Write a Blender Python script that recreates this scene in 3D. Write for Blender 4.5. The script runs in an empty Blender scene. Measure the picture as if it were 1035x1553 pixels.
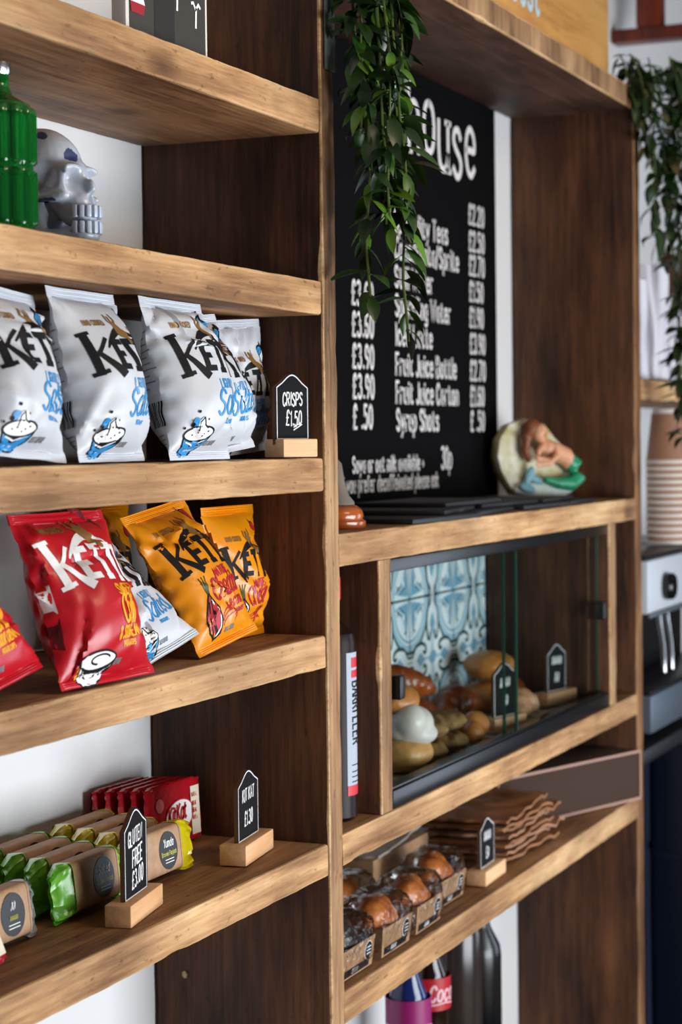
import bpy, bmesh, math, random
from math import sin, cos, pi, radians, sqrt
from mathutils import Vector, Matrix, Euler, noise
SC = bpy.context.scene
COL = SC.collection
# ---------------------------------------------------------------- camera
def make_camera():
    yaw, pitch, roll = radians(23.216), radians(-2.0185), radians(-0.7107)
    fw = Vector((cos(yaw)*cos(pitch), sin(yaw)*cos(pitch), sin(pitch)))
    r0 = Vector((sin(yaw), -cos(yaw), 0)); u0 = r0.cross(fw)
    r = cos(roll)*r0 + sin(roll)*u0; u = -sin(roll)*r0 + cos(roll)*u0
    cd = bpy.data.cameras.new('camera'); c = bpy.data.objects.new('camera', cd); COL.objects.link(c)
    m = Matrix((r, u, -fw)).transposed().to_4x4(); m.translation = Vector((0, -0.8873, 0)); c.matrix_world = m
    cd.sensor_fit = 'VERTICAL'; cd.sensor_height = 36.0; cd.lens = 36*2981.75/1553
    cd.clip_start = .05; cd.clip_end = 50
    cd.dof.use_dof = True; cd.dof.focus_distance = 2.0; cd.dof.aperture_fstop = 7.1
    SC.camera = c
make_camera()
# ---------------------------------------------------------------- world, light, exposure
w = bpy.data.worlds.new('world'); SC.world = w; w.use_nodes = True
bg = w.node_tree.nodes['Background']; bg.inputs[0].default_value = (.80, .86, 1, 1); bg.inputs[1].default_value = .07
def area(name, loc, target, sx, sy, power, col):
    l = bpy.data.lights.new(name, 'AREA'); l.shape = 'RECTANGLE'; l.size = sx; l.size_y = sy; l.energy = power; l.color = col
    o = bpy.data.objects.new(name, l); COL.objects.link(o); o.location = loc
    o.rotation_euler = (Vector(target)-Vector(loc)).to_track_quat('-Z', 'Y').to_euler(); return o
area('window_daylight', (2.2, -2.4, -.62), (2.0, 0, -.15), 1.9, 1.15, 84, (.88, .94, 1))
area('door_daylight', (5.0, -2.3, -.4), (3.0, 0, -.25), 1.2, 1.6, 20, (.74, .85, 1))
area('ceiling_lamp', (1.9, -1.5, 1.02), (1.9, -.2, -.1), .5, .5, 9, (1, .74, .46))
SC.view_settings.view_transform = 'Standard'; SC.view_settings.look = 'None'
SC.view_settings.gamma = 1; SC.view_settings.use_curve_mapping = False; SC.view_settings.exposure = .22
SC.cycles.max_bounces = 8; SC.cycles.transparent_max_bounces = 16
# ---------------------------------------------------------------- materials
MATS = {}
def lin(c):
    if isinstance(c, str):
        v = [int(c[i:i+2], 16)/255 for i in (0, 2, 4)]
        return tuple(((x+.055)/1.055)**2.4 if x > .04045 else x/12.92 for x in v)+(1,)
    return tuple(c)+(1,) if len(c) == 3 else c
def mat(name, col, rough=.5, metal=0, spec=.5, bump=0, bscale=60, var=0, vscale=20, trans=0, coat=0, sss=0, col2=None, stretch=(1, 1, 1)):
    if name in MATS: return MATS[name]
    m = bpy.data.materials.new(name); m.use_nodes = True; nt = m.node_tree; b = nt.nodes['Principled BSDF']
    b.inputs['Base Color'].default_value = lin(col); b.inputs['Roughness'].default_value = rough
    b.inputs['Metallic'].default_value = metal; b.inputs['Specular IOR Level'].default_value = spec
    b.inputs['Transmission Weight'].default_value = trans; b.inputs['Coat Weight'].default_value = coat
    if sss:
        b.inputs['Subsurface Weight'].default_value = sss; b.inputs['Subsurface Radius'].default_value = (.01, .005, .003)
    if bump or var:
        tc = nt.nodes.new('ShaderNodeTexCoord'); mp = nt.nodes.new('ShaderNodeMapping'); mp.inputs['Scale'].default_value = stretch
        nt.links.new(tc.outputs['Object'], mp.inputs[0])
    if bump:
        n = nt.nodes.new('ShaderNodeTexNoise'); n.inputs['Scale'].default_value = bscale; n.inputs['Detail'].default_value = 5
        bp = nt.nodes.new('ShaderNodeBump'); bp.inputs['Strength'].default_value = bump; bp.inputs['Distance'].default_value = .004
        nt.links.new(mp.outputs[0], n.inputs['Vector']); nt.links.new(n.outputs[0], bp.inputs['Height']); nt.links.new(bp.outputs[0], b.inputs['Normal'])
    if var:
        n2 = nt.nodes.new('ShaderNodeTexNoise'); n2.inputs['Scale'].default_value = vscale; n2.inputs['Detail'].default_value = 6; n2.inputs['Roughness'].default_value = .65
        rp = nt.nodes.new('ShaderNodeValToRGB'); c0 = lin(col); c1 = lin(col2) if col2 else tuple(x*.5 for x in c0[:3])+(1,)
        rp.color_ramp.elements[0].position = .5-.28*var; rp.color_ramp.elements[1].position = .5+.28*var
        rp.color_ramp.elements[0].color = c1; rp.color_ramp.elements[1].color = c0
        nt.links.new(mp.outputs[0], n2.inputs['Vector']); nt.links.new(n2.outputs[0], rp.inputs[0]); nt.links.new(rp.outputs[0], b.inputs['Base Color'])
    MATS[name] = m; return m
def wood(name, axis, dark, mid, light, rough=.6, knots=True, bump=.35):
    if name in MATS: return MATS[name]
    m = bpy.data.materials.new(name); m.use_nodes = True; nt = m.node_tree; N = nt.nodes.new; L = nt.links.new; b = nt.nodes['Principled BSDF']
    b.inputs['Roughness'].default_value = rough; b.inputs['Specular IOR Level'].default_value = .3
    tc = N('ShaderNodeTexCoord'); oi = N('ShaderNodeObjectInfo'); ad = N('ShaderNodeVectorMath'); ad.operation = 'ADD'
    sc = N('ShaderNodeVectorMath'); sc.operation = 'SCALE'; sc.inputs[0].default_value = (7.3, 3.1, 5.7); L(oi.outputs['Random'], sc.inputs['Scale'])
    L(tc.outputs['Object'], ad.inputs[0]); L(sc.outputs[0], ad.inputs[1])
    def mp(along, across):
        x = N('ShaderNodeMapping'); s = [across]*3; s[axis] = along; x.inputs['Scale'].default_value = s; L(ad.outputs[0], x.inputs[0]); return x
    g = N('ShaderNodeTexNoise'); g.inputs['Scale'].default_value = 1; g.inputs['Detail'].default_value = 7; g.inputs['Roughness'].default_value = .62; g.inputs['Distortion'].default_value = .9
    L(mp(2.2, 38).outputs[0], g.inputs['Vector'])
    fine = N('ShaderNodeTexNoise'); fine.inputs['Scale'].default_value = 1; fine.inputs['Detail'].default_value = 5; fine.inputs['Roughness'].default_value = .7; L(mp(9, 170).outputs[0], fine.inputs['Vector'])
    gm = N('ShaderNodeMix'); gm.inputs[0].default_value = .5; L(g.outputs[0], gm.inputs[2]); L(fine.outputs[0], gm.inputs[3])
    big = N('ShaderNodeTexNoise'); big.inputs['Scale'].default_value = 1; big.inputs['Detail'].default_value = 4; L(mp(3.5, 9).outputs[0], big.inputs['Vector'])
    mx = N('ShaderNodeMath'); mx.operation = 'MULTIPLY_ADD'; mx.inputs[1].default_value = .6; L(gm.outputs[0], mx.inputs[0])
    m2 = N('ShaderNodeMath'); m2.operation = 'MULTIPLY'; m2.inputs[1].default_value = .4; L(big.outputs[0], m2.inputs[0]); L(m2.outputs[0], mx.inputs[2])
    rp = N('ShaderNodeValToRGB'); e = rp.color_ramp.elements; e[0].position = .40; e[0].color = lin(dark); e[1].position = .62; e[1].color = lin(light)
    k = rp.color_ramp.elements.new(.5); k.color = lin(mid); L(mx.outputs[0], rp.inputs[0]); out = rp.outputs[0]
    if knots:
        v = N('ShaderNodeTexVoronoi'); v.inputs['Scale'].default_value = 1; L(mp(4.0, 9).outputs[0], v.inputs['Vector'])
        r2 = N('ShaderNodeValToRGB'); r2.color_ramp.elements[0].position = .05; r2.color_ramp.elements[0].color = (.25, .2, .17, 1)
        r2.color_ramp.elements[1].position = .17; r2.color_ramp.elements[1].color = (1, 1, 1, 1); L(v.outputs[0], r2.inputs[0])
        mm = N('ShaderNodeMix'); mm.data_type = 'RGBA'; mm.blend_type = 'MULTIPLY'; mm.inputs[0].default_value = .75
        L(out, mm.inputs[6]); L(r2.outputs[0], mm.inputs[7]); out = mm.outputs[2]
    sp = N('ShaderNodeTexNoise'); sp.inputs['Scale'].default_value = 1; sp.inputs['Detail'].default_value = 3; sp.inputs['Roughness'].default_value = .6; L(mp(55, 150).outputs[0], sp.inputs['Vector'])
    r3 = N('ShaderNodeValToRGB'); r3.color_ramp.elements[0].position = .27; r3.color_ramp.elements[0].color = (.48, .40, .34, 1); r3.color_ramp.elements[1].position = .38; r3.color_ramp.elements[1].color = (1, 1, 1, 1); L(sp.outputs[0], r3.inputs[0])
    bl = N('ShaderNodeTexNoise'); bl.inputs['Scale'].default_value = 1; bl.inputs['Detail'].default_value = 5; L(mp(5, 13).outputs[0], bl.inputs['Vector'])
    r4 = N('ShaderNodeValToRGB'); r4.color_ramp.elements[0].position = .36; r4.color_ramp.elements[0].color = (.60, .55, .52, 1); r4.color_ramp.elements[1].position = .62; r4.color_ramp.elements[1].color = (1.08, 1.06, 1.04, 1); L(bl.outputs[0], r4.inputs[0])
    for q in (r3, r4):
        m3 = N('ShaderNodeMix'); m3.data_type = 'RGBA'; m3.blend_type = 'MULTIPLY'; m3.inputs[0].default_value = .85 if bump > .2 else .15; L(out, m3.inputs[6]); L(q.outputs[0], m3.inputs[7]); out = m3.outputs[2]
    L(out, b.inputs['Base Color'])
    bp = N('ShaderNodeBump'); bp.inputs['Strength'].default_value = bump; bp.inputs['Distance'].default_value = .003; L(mx.outputs[0], bp.inputs['Height']); L(bp.outputs[0], b.inputs['Normal'])
    MATS[name] = m; return m
def glassy(name, tint, lo=.03, hi=.9, rough=.02, bump=0, bscale=40):
    """thin clear sheet: transparent with a fresnel gloss"""
    if name in MATS: return MATS[name]
    m = bpy.data.materials.new(name); m.use_nodes = True; nt = m.node_tree; nt.nodes.clear(); N = nt.nodes.new; L = nt.links.new
    o = N('ShaderNodeOutputMaterial'); t = N('ShaderNodeBsdfTransparent'); t.inputs[0].default_value = lin(tint)
    g = N('ShaderNodeBsdfGlossy'); g.inputs['Roughness'].default_value = rough
    lw = N('ShaderNodeFresnel'); lw.inputs[0].default_value = 1.45
    mr = N('ShaderNodeMapRange'); mr.inputs[3].default_value = lo; mr.inputs[4].default_value = hi; L(lw.outputs[0], mr.inputs[0])
    x = N('ShaderNodeMixShader'); L(mr.outputs[0], x.inputs[0]); L(t.outputs[0], x.inputs[1]); L(g.outputs[0], x.inputs[2]); L(x.outputs[0], o.inputs[0])
    if bump:
        tc = N('ShaderNodeTexCoord'); n = N('ShaderNodeTexNoise'); n.inputs['Scale'].default_value = bscale; n.inputs['Detail'].default_value = 3; n.inputs['Distortion'].default_value = 1.5
        bp = N('ShaderNodeBump'); bp.inputs['Strength'].default_value = bump; bp.inputs['Distance'].default_value = .01
        L(tc.outputs['Object'], n.inputs['Vector']); L(n.outputs[0], bp.inputs['Height']); L(bp.outputs[0], g.inputs['Normal']); L(bp.outputs[0], lw.inputs['Normal'])
    MATS[name] = m; return m
FRONT_LIT = wood('lit_front_board_x', 0, '8a6440', 'ba9064', 'dcb88a', .7)  # lit look of board fronts put into paler tones of the same wood
FRONT_LITZ = wood('lit_front_board_z', 2, '5e432c', '967250', 'bb9870', .7)
STAIN = wood('stained_board_x', 0, '5c3b24', '8c633f', 'ab805a', .6)
STAIN_DIM = wood('dim_stained_board_x', 0, '2e1d14', '4a3022', '66463a', .6)  # darker stain, partly standing in for the dim light under the high shelf
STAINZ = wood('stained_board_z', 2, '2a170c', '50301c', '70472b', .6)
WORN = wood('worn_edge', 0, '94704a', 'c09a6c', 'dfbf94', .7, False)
PINE = wood('pale_pine', 0, 'cf9c6c', 'e0b184', 'edc79c', .5, False, .1)
WHITE = mat('white_wall_paint', 'dfdedd', .7, bump=.05, bscale=90)
BLACK = mat('satin_black', '101012', .4)
CHALKB = mat('chalkboard_black', '17181a', .85, spec=.15, var=.6, vscale=8, col2='0f1012')
CHALK = mat('chalk_white', 'e8e8e8', .8)
KRAFT = mat('kraft_card', 'a07c58', .75, var=.6, vscale=90, col2='8c6a4a')
# ---------------------------------------------------------------- mesh builder
class MB:
    def __init__(s): s.v = []; s.f = []; s.m = []
    def add(s, vs, fs, m=0):
        b = len(s.v); s.v += [tuple(v) for v in vs]; s.f += [tuple(i+b for i in f) for f in fs]
        s.m += [m]*len(fs) if isinstance(m, int) else list(m)
        return b
    def box(s, c, d, m=0, rot=None, bev=0):
        hx, hy, hz = [x/2 for x in d]
        if bev:
            bm = bmesh.new(); bmesh.ops.create_cube(bm, size=1)
            for v in bm.verts: v.co = Vector((v.co.x*d[0], v.co.y*d[1], v.co.z*d[2]))
            bmesh.ops.bevel(bm, geom=list(bm.edges), offset=bev, segments=2, affect='EDGES', profile=.5)
            vs = [v.co.copy() for v in bm.verts]; bm.verts.index_update(); fs = [[v.index for v in f.verts] for f in bm.faces]; bm.free()
        else:
            vs = [Vector((x, y, z)) for x in (-hx, hx) for y in (-hy, hy) for z in (-hz, hz)]
            fs = [(0, 1, 3, 2), (4, 6, 7, 5), (0, 4, 5, 1), (2, 3, 7, 6), (0, 2, 6, 4), (1, 5, 7, 3)]
        if rot is not None: vs = [rot @ v for v in vs]
        s.add([v+Vector(c) for v in vs], fs, m)
    def grid(s, f, nu, nv, m=0, wrap=False):
        vs = [f(i/nu, j/nv) for j in range(nv+1) for i in range(nu + (0 if wrap else 1))]; w = nu if wrap else nu+1
        fs = [(j*w+i, j*w+(i+1) % w, (j+1)*w+(i+1) % w, (j+1)*w+i) for j in range(nv) for i in range(nu)]
        if callable(m): m = [m((i+.5)/nu, (j+.5)/nv) for j in range(nv) for i in range(nu)]
        s.add(vs, fs, m)
    def lathe(s, prof, n=32, c=(0, 0, 0), m=0, mf=None, cap=True):
        vs = [(c[0]+r*cos(2*pi*i/n), c[1]+r*sin(2*pi*i/n), c[2]+z) for r, z in prof for i in range(n)]
        fs = []; ms = []
        for j in range(len(prof)-1):
            for i in range(n):
                fs.append((j*n+i, j*n+(i+1) % n, (j+1)*n+(i+1) % n, (j+1)*n+i)); ms.append(mf(j) if mf else m)
        if cap:
            fs.append(tuple(range(n))[::-1]); ms.append(mf(0) if mf else m)
            fs.append(tuple((len(prof)-1)*n+i for i in range(n))); ms.append(mf(len(prof)-2) if mf else m)
        s.add(vs, fs, ms)
    def tube(s, pts, rad, n=10, m=0, ball=False):
        pts = [Vector(p) for p in pts]; rad = list(rad) if hasattr(rad, '__len__') else [rad]*len(pts)
        if ball:
            d0 = (pts[0]-pts[1]).normalized(); d1 = (pts[-1]-pts[-2]).normalized(); r0, r1 = rad[0], rad[-1]
            a = [(pts[0]+d0*r0*sin(t), r0*cos(t)) for t in (1.45, 1.1, .6)]; e = [(pts[-1]+d1*r1*sin(t), r1*cos(t)) for t in (.6, 1.1, 1.45)]
            pts = [x[0] for x in a]+pts+[x[0] for x in e]; rad = [x[1] for x in a]+rad+[x[1] for x in e]
        up = Vector((.31, .2, .93)); vs = []
        for i, p in enumerate(pts):
            t = (pts[min(i+1, len(pts)-1)]-pts[max(i-1, 0)]).normalized()
            x = t.cross(up)
            if x.length < .05: x = t.cross(Vector((1, 0, 0)))
            x.normalize(); y = t.cross(x)
            vs += [p+(x*cos(2*pi*k/n)+y*sin(2*pi*k/n))*rad[i] for k in range(n)]
        fs = [(j*n+i, j*n+(i+1) % n, (j+1)*n+(i+1) % n, (j+1)*n+i) for j in range(len(pts)-1) for i in range(n)]
        fs += [tuple(range(n))[::-1], tuple((len(pts)-1)*n+i for i in range(n))]
        s.add(vs, fs, m)
    def ell(s, c, r, m=0, nu=20, nv=12, rot=None):
        def f(u, v):
            a = 2*pi*u; b = -pi/2+pi*min(max(v, .02), .98); p = Vector((r[0]*cos(b)*cos(a), r[1]*cos(b)*sin(a), r[2]*sin(b)))
            if rot is not None: p = rot @ p
            return p+Vector(c)
        k = len(s.v); s.grid(f, nu, nv, m, True)
        s.f += [tuple(range(k, k+nu))[::-1], tuple(range(k+nu*nv, k+nu*nv+nu))]; s.m += [m, m]
    def mesh(s, name, mats, smooth=True):
        me = bpy.data.meshes.new(name); me.from_pydata(s.v, [], s.f)
        for x in (mats if isinstance(mats, (list, tuple)) else [mats]): me.materials.append(x)
        me.polygons.foreach_set('material_index', s.m)
        if smooth: me.polygons.foreach_set('use_smooth', [True]*len(me.polygons)); me.set_sharp_from_angle(angle=radians(38))
        me.update(); return me
    def obj(s, name, mats, parent=None, smooth=True, fix=True):
        return link(name, s.mesh(name, mats, smooth), parent, fix)
def link(name, me, parent=None, fix=False):
    if fix:
        bm = bmesh.new(); bm.from_mesh(me); bmesh.ops.recalc_face_normals(bm, faces=bm.faces); bm.to_mesh(me); bm.free()
    o = bpy.data.objects.new(name, me); COL.objects.link(o)
    if parent: o.parent = parent
    return o
def tag(o, label, cat, group=None):
    o['label'] = label; o['category'] = cat
    if group: o['group'] = group
    return o
def struct(o): o['kind'] = 'structure'; return o
def thing(name, label, cat, loc=(0, 0, 0), rot=(0, 0, 0), group=None):
    o = bpy.data.objects.new(name, None); o.empty_display_size = .05; COL.objects.link(o); o.location = loc; o.rotation_euler = rot
    return tag(o, label, cat, group)
def copy_thing(o, loc=None, rot=None, label=None):
    c = o.copy(); COL.objects.link(c)
    if loc is not None: c.location = loc
    if rot is not None: c.rotation_euler = rot
    if label: c['label'] = label
    for ch in o.children:
        d = ch.copy(); COL.objects.link(d); d.parent = c
        for g in ch.children:
            e = g.copy(); COL.objects.link(e); e.parent = d
    return c
def rest(o, z, gap=.0012):
    """lower or lift a thing so that its lowest point lies on height z"""
    M = Matrix.LocRotScale(o.location, o.rotation_euler, o.scale); lo = 9
    for c in ([o] if o.type == 'MESH' else list(o.children)):
        m = M if c is o else M @ Matrix.LocRotScale(c.location, c.rotation_euler, c.scale)
        lo = min(lo, min((m @ v.co).z for v in c.data.vertices))
    o.location.z += z+gap-lo
    return o
def remesh(mb, voxel, mats, smooth=4, deform=None, matfn=None, name='lump'):
    """fuse overlapping lumps into one continuous skin"""
    me = mb.mesh(name, mats); o = bpy.data.objects.new(name, me); COL.objects.link(o)
    r = o.modifiers.new('r', 'REMESH'); r.mode = 'VOXEL'; r.voxel_size = voxel; r.use_smooth_shade = True
    if smooth: s = o.modifiers.new('s', 'SMOOTH'); s.iterations = smooth; s.factor = .5
    dg = bpy.context.evaluated_depsgraph_get(); ne = bpy.data.meshes.new_from_object(o.evaluated_get(dg))
    bpy.data.objects.remove(o); bpy.data.meshes.remove(me); ne.name = name
    ne.materials.clear()
    for x in (mats if isinstance(mats, (list, tuple)) else [mats]): ne.materials.append(x)
    if deform:
        for v in ne.vertices: v.co = deform(v.co.copy(), v.normal.copy())
    for p in ne.polygons: p.use_smooth = True; p.material_index = matfn(p.center) if matfn else 0
    ne.update(); return ne
def nz(p, s=1.0, o=0): return noise.noise(Vector(p)*s+Vector((o, o*1.7, o*.3)))
# ---------------------------------------------------------------- lettering (own stroke alphabet)
BOWLB = "~0,5.5 1.5,7 3.5,6.3 4.7,3.5 3.5,.7 1.5,0 0,1.5"
BOWLD = "~5,5.5 3.5,7 1.5,6.3 .5,3.5 1.5,.7 3.5,0 5,1.5"
G = {
'~': '0,0 .8,9 1.8,1 2.8,10 3.8,0 4.6,8', 'a': BOWLD+"|5,7 5,0", 'b': "0,10 0,0|"+BOWLB, 'c': "~4.7,5.5 3.2,7 1.3,6.3 .3,3.5 1.3,.7 3.2,0 4.7,1.5", 'd': BOWLD+"|5,10 5,0",
'e': "~.5,3.7 2.6,3.8 4.7,3.9 4.4,5.9 2.7,7 1,6.1 .3,3.5 1.2,.8 3,0 4.7,1.2", 'f': "~4,9.3 3,10 2,9.5 1.6,8 1.6,4 1.6,0|0,6.5 3.5,6.5",
'g': BOWLD+"|~5,7 5,3 5,0 4.5,-2.2 2.8,-3 .8,-2.3", 'h': "0,10 0,0|~0,5 1.5,6.8 3.2,6.8 4.3,5.5 4.4,3 4.4,0", 'i': "1,7 1,0|1,9 1,9.8",
'j': "~2,7 2,2 2,0 1.5,-2.2 .2,-2.8|2,9 2,9.8", 'k': "0,10 0,0|4.3,7 0,3|1.6,4.2 4.6,0", 'l': "1,10 1,0",
'm': "0,7 0,0|~0,5 1.2,6.8 2.6,6.8 3.4,5.5 3.5,3 3.5,0|~3.5,5 4.7,6.8 6.1,6.8 6.9,5.5 7,3 7,0", 'n': "0,7 0,0|~0,5 1.5,6.8 3.2,6.8 4.3,5.5 4.4,3 4.4,0",
'o': "~2.6,7 .9,6.2 .2,3.5 .9,.8 2.6,0 4.3,.8 5,3.5 4.3,6.2 2.6,7", 'p': "0,7 0,-3|"+BOWLB, 'q': BOWLD+"|5,7 5,-3", 'r': "0,7 0,0|~0,4.5 1,6.3 2.4,7 3.6,6.6",
's': "~4,5.8 2.8,7 1,6.6 .6,5.2 1.8,4 3.2,3.2 4.2,2 3.6,.5 2,0 .3,1.2", 't': "~1.5,9 1.5,5 1.5,2 2,.4 3.2,0 4.2,.8|0,6.8 3.6,6.8",
'u': "~0,7 0,2.5 .8,.5 2.3,0 3.8,.8 4.5,2.5|4.5,7 4.5,0", 'v': "0,7 2.4,0 4.8,7", 'w': "0,7 1.8,0 3.5,6 5.2,0 7,7", 'x': "0,7 4.5,0|4.5,7 0,0", 'y': "0,7 2.5,0|5,7 2.2,-1.5 1,-3", 'z': "0,7 4.3,7 0,0 4.4,0",
'A': "0,0 2.7,10 5.4,0|1,3.5 4.4,3.5", 'B': "0,0 0,10|~0,10 2.8,10 4.2,9 4.2,6.3 2.8,5.3 0,5.2|~0,5.2 3.2,5.2 4.8,4 4.8,1.2 3.2,0 0,0",
'C': "~5.2,7.8 4,9.7 2.5,10 .9,8.6 .2,5 .9,1.4 2.5,0 4,.3 5.2,2.2", 'D': "0,0 0,10|~0,10 2.6,9.8 4.6,8 5,5 4.6,2 2.6,.2 0,0", 'E': "4.4,10 0,10 0,0 4.6,0|0,5.2 3.6,5.2", 'F': "4.4,10 0,10 0,0|0,5.2 3.6,5.2",
'G': "~5.2,7.8 4,9.7 2.5,10 .9,8.6 .2,5 .9,1.4 2.5,0 4,.3 5.2,2|5.2,0 5.2,4.5 3.2,4.5", 'H': "0,10 0,0|5,10 5,0|0,5.2 5,5.2", 'I': "1,10 1,0", 'J': "~3.5,10 3.5,5 3.5,2 2.6,.2 1,0 0,1.6", 'K': "0,10 0,0|5,10 0,4.5|1.6,6 5.4,0", 'L': "0,10 0,0 4.4,0",
'M': "0,0 0,10 3,3 6,10 6,0", 'N': "0,0 0,10 5,0 5,10", 'O': "~2.7,10 .9,8.6 .2,5 .9,1.4 2.7,0 4.5,1.4 5.2,5 4.5,8.6 2.7,10", 'P': "0,0 0,10|~0,10 3,10 4.6,8.8 4.6,5.9 3,4.7 0,4.6", 'Q': "~2.7,10 .9,8.6 .2,5 .9,1.4 2.7,0 4.5,1.4 5.2,5 4.5,8.6 2.7,10|3,3 5.5,-.5",
'R': "0,0 0,10|~0,10 3,10 4.6,8.8 4.6,6.1 3,5 0,4.9|2.2,4.9 5,0", 'S': "~4.8,8.2 3.6,9.8 1.8,9.8 .5,8.4 .6,6.6 2.4,5.3 4.3,4.2 5,2.5 4.2,.6 2.4,0 .3,1.5", 'T': "0,10 5.4,10|2.7,10 2.7,0", 'U': "~0,10 0,3 .8,.8 2.5,0 4.2,.8 5,3 5,10",
'V': "0,10 2.7,0 5.4,10", 'W': "0,10 2,0 3.9,8 5.8,0 7.8,10", 'X': "0,10 5,0|5,10 0,0", 'Y': "0,10 2.6,5 2.6,0|5.2,10 2.6,5", 'Z': "0,10 5,10 0,0 5,0",
'0': "~2.5,10 .8,8.4 .3,5 .8,1.6 2.5,0 4.2,1.6 4.7,5 4.2,8.4 2.5,10", '1': "0,8 1.6,10 1.6,0", '2': "~.3,8 1.2,9.6 2.8,10 4.2,8.8 4,6.4 2.4,3.5 .2,.3|.2,0 4.6,0", '3': "~.3,9 2,10 3.9,9.2 4,6.8 2.2,5.4|~2.2,5.4 4.3,4.4 4.5,1.6 2.8,0 .9,.3 .1,1.6",
'5': "4.2,10 .9,10 .5,5.5|~.5,5.5 2.2,6.4 4.1,5.4 4.5,2.8 3.2,.4 1.4,0 .1,1.3", '6': "~4,9.3 2.6,9.8 1,7.6 .4,4 .9,1 2.5,0 4.2,1.1 4.4,4 2.9,5.6 1.3,4.9 .5,3.4", '7': "0,10 4.6,10 1.6,0", '8': "~2.4,5.3 .8,6.8 1,9.2 2.4,10 3.8,9.2 4,6.8 2.4,5.3 .4,3.4 .7,.9 2.4,0 4.1,.9 4.4,3.4 2.4,5.3", '9': "~4.3,6.2 3.3,4.6 1.6,4.5 .4,6 .7,9 2.3,10 4,8.8 4.4,6 3.8,2.4 2.4,0",
'4': "3.4,0 3.4,10 0,3 4.8,3", '£': "~4.9,8 4,9.8 2.5,9.8 1.5,8.2 1.7,5 1.5,2 .3,0|.3,0 5,0|.2,5 3.8,5", '/': "0,-1 3.4,10.5", '.': "1,0 1,.9", '+': "0,4 4,4|2,6 2,2", '&': "~5,0 1.2,7.2 1.4,9.4 2.6,10 3.6,8.6 2,5.6 .4,2.4 1.6,0 3.4,.5 4.9,3.6", '-': "0,4 3,4", "'": "1,10 1,8",
}
def catmull(p, n=5):
    out = []
    for i in range(len(p)-1):
        a = p[max(i-1, 0)]; b = p[i]; c = p[i+1]; d = p[min(i+2, len(p)-1)]
        if i == 0 and p[0] == p[-1]: a = p[-2]
        if i == len(p)-2 and p[0] == p[-1]: d = p[1]
        for k in range(n):
            t = k/n; out.append(tuple(.5*(2*b[q]+(c[q]-a[q])*t+(2*a[q]-5*b[q]+4*c[q]-d[q])*t*t+(3*b[q]-a[q]-3*c[q]+d[q])*t**3) for q in (0, 1)))
    return out+[p[-1]]
GL = {}
for ch, src in G.items():
    ss = []
    for st in src.split('|'):
        sm = st.startswith('~'); p = [tuple(float(c)/10 for c in q.split(',')) for q in st.lstrip('~').split()]
        ss.append((catmull(p) if sm else p, sm))
    GL[ch] = (ss, max(x for s_, _ in ss for x, y in s_))
def ribbon(mb, pts, w, mapf, m, step=None, k=1):
    """flat inked line; w a width or a function of 0..1"""
    P = [Vector((p[0], p[1])) for p in pts]; Q = [P[0]]
    for a, b in zip(P, P[1:]):
        n = max(1, int(math.ceil((b-a).length/step))) if step else 1
        Q += [a.lerp(b, i/n) for i in range(1, n+1)]
    Q = [q for i, q in enumerate(Q) if i == 0 or (q-Q[i-1]).length > 1e-7]
    if len(Q) < 2: return
    vs = []; wf = w if callable(w) else (lambda t: w)
    for i, q in enumerate(Q):
        d0 = (q-Q[i-1]).normalized() if i else None; d1 = (Q[i+1]-q).normalized() if i < len(Q)-1 else None
        d = (d0 if d1 is None else d1 if d0 is None else d0+d1)
        if d.length < .2: d = d1
        d = d.normalized(); mit = 1.0
        if d0 is not None and d1 is not None: mit = min(1/max(.5, d.dot(d1)), 1.6)
        nrm = Vector((-d.y, d.x))*wf(i/(len(Q)-1))/2*mit
        e = Vector((0, 0))
        if i == 0: e = -d*wf(0)*.25
        if i == len(Q)-1: e = d*wf(1)*.25
        for sg in (1, -1): vs.append(mapf(q.x+nrm.x*sg+e.x, q.y+nrm.y*sg+e.y, k))
    mb.add(vs, [(2*i, 2*i+1, 2*i+3, 2*i+2) for i in range(len(Q)-1)], m)
def text(mb, s, x, y, h, w, mapf, m, slab=0, shear=0, sx=1, gap=.14, step=None, k=1, slope=0, jit=0, arch=None):
    """write s with its baseline starting at x, y; returns the end x"""
    rg = random.Random(s); x0 = x
    for ch in s:
        if ch == ' ': x += h*.42*sx; continue
        ss, wd = GL[ch]; jy = rg.uniform(-jit, jit)*h
        def T(px, py): 
            X = x+(px+shear*py)*h*sx; Y = y+py*h+slope*(X-x0)+jy
            if arch: Y += arch((X-x0))
            return (X, Y)
        for st, sm in ss:
            ribbon(mb, [T(*p) for p in st], w, mapf, m, step, k)
            if slab:
                for end, nb in ((st[0], st[1]), (st[-1], st[-2])):
                    dx, dy = nb[0]-end[0], nb[1]-end[1]
                    if abs(dy) > abs(dx)*1.2 and abs(dy) > .12 and (abs(end[1]) < .02 or abs(end[1]-.7) < .02 or abs(end[1]-1) < .02 or abs(end[1]+.3) < .02):
                        a = T(end[0]-slab/2, end[1]); b = T(end[0]+slab/2, end[1]); ribbon(mb, [a, b], w*.8, mapf, m, step, k)
        x += (wd*sx+gap)*h
    return x
def textw(s, h, sx=1, gap=.14): return sum(h*.42*sx if c == ' ' else (GL[c][1]*sx+gap)*h for c in s)
def textc(mb, s, cx, y, h, w, mapf, m, **kw):
    tw = textw(s, h, kw.get('sx', 1), kw.get('gap', .14))-kw.get('gap', .14)*h
    return text(mb, s, cx-tw/2, y, h, w, mapf, m, **kw)
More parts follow.
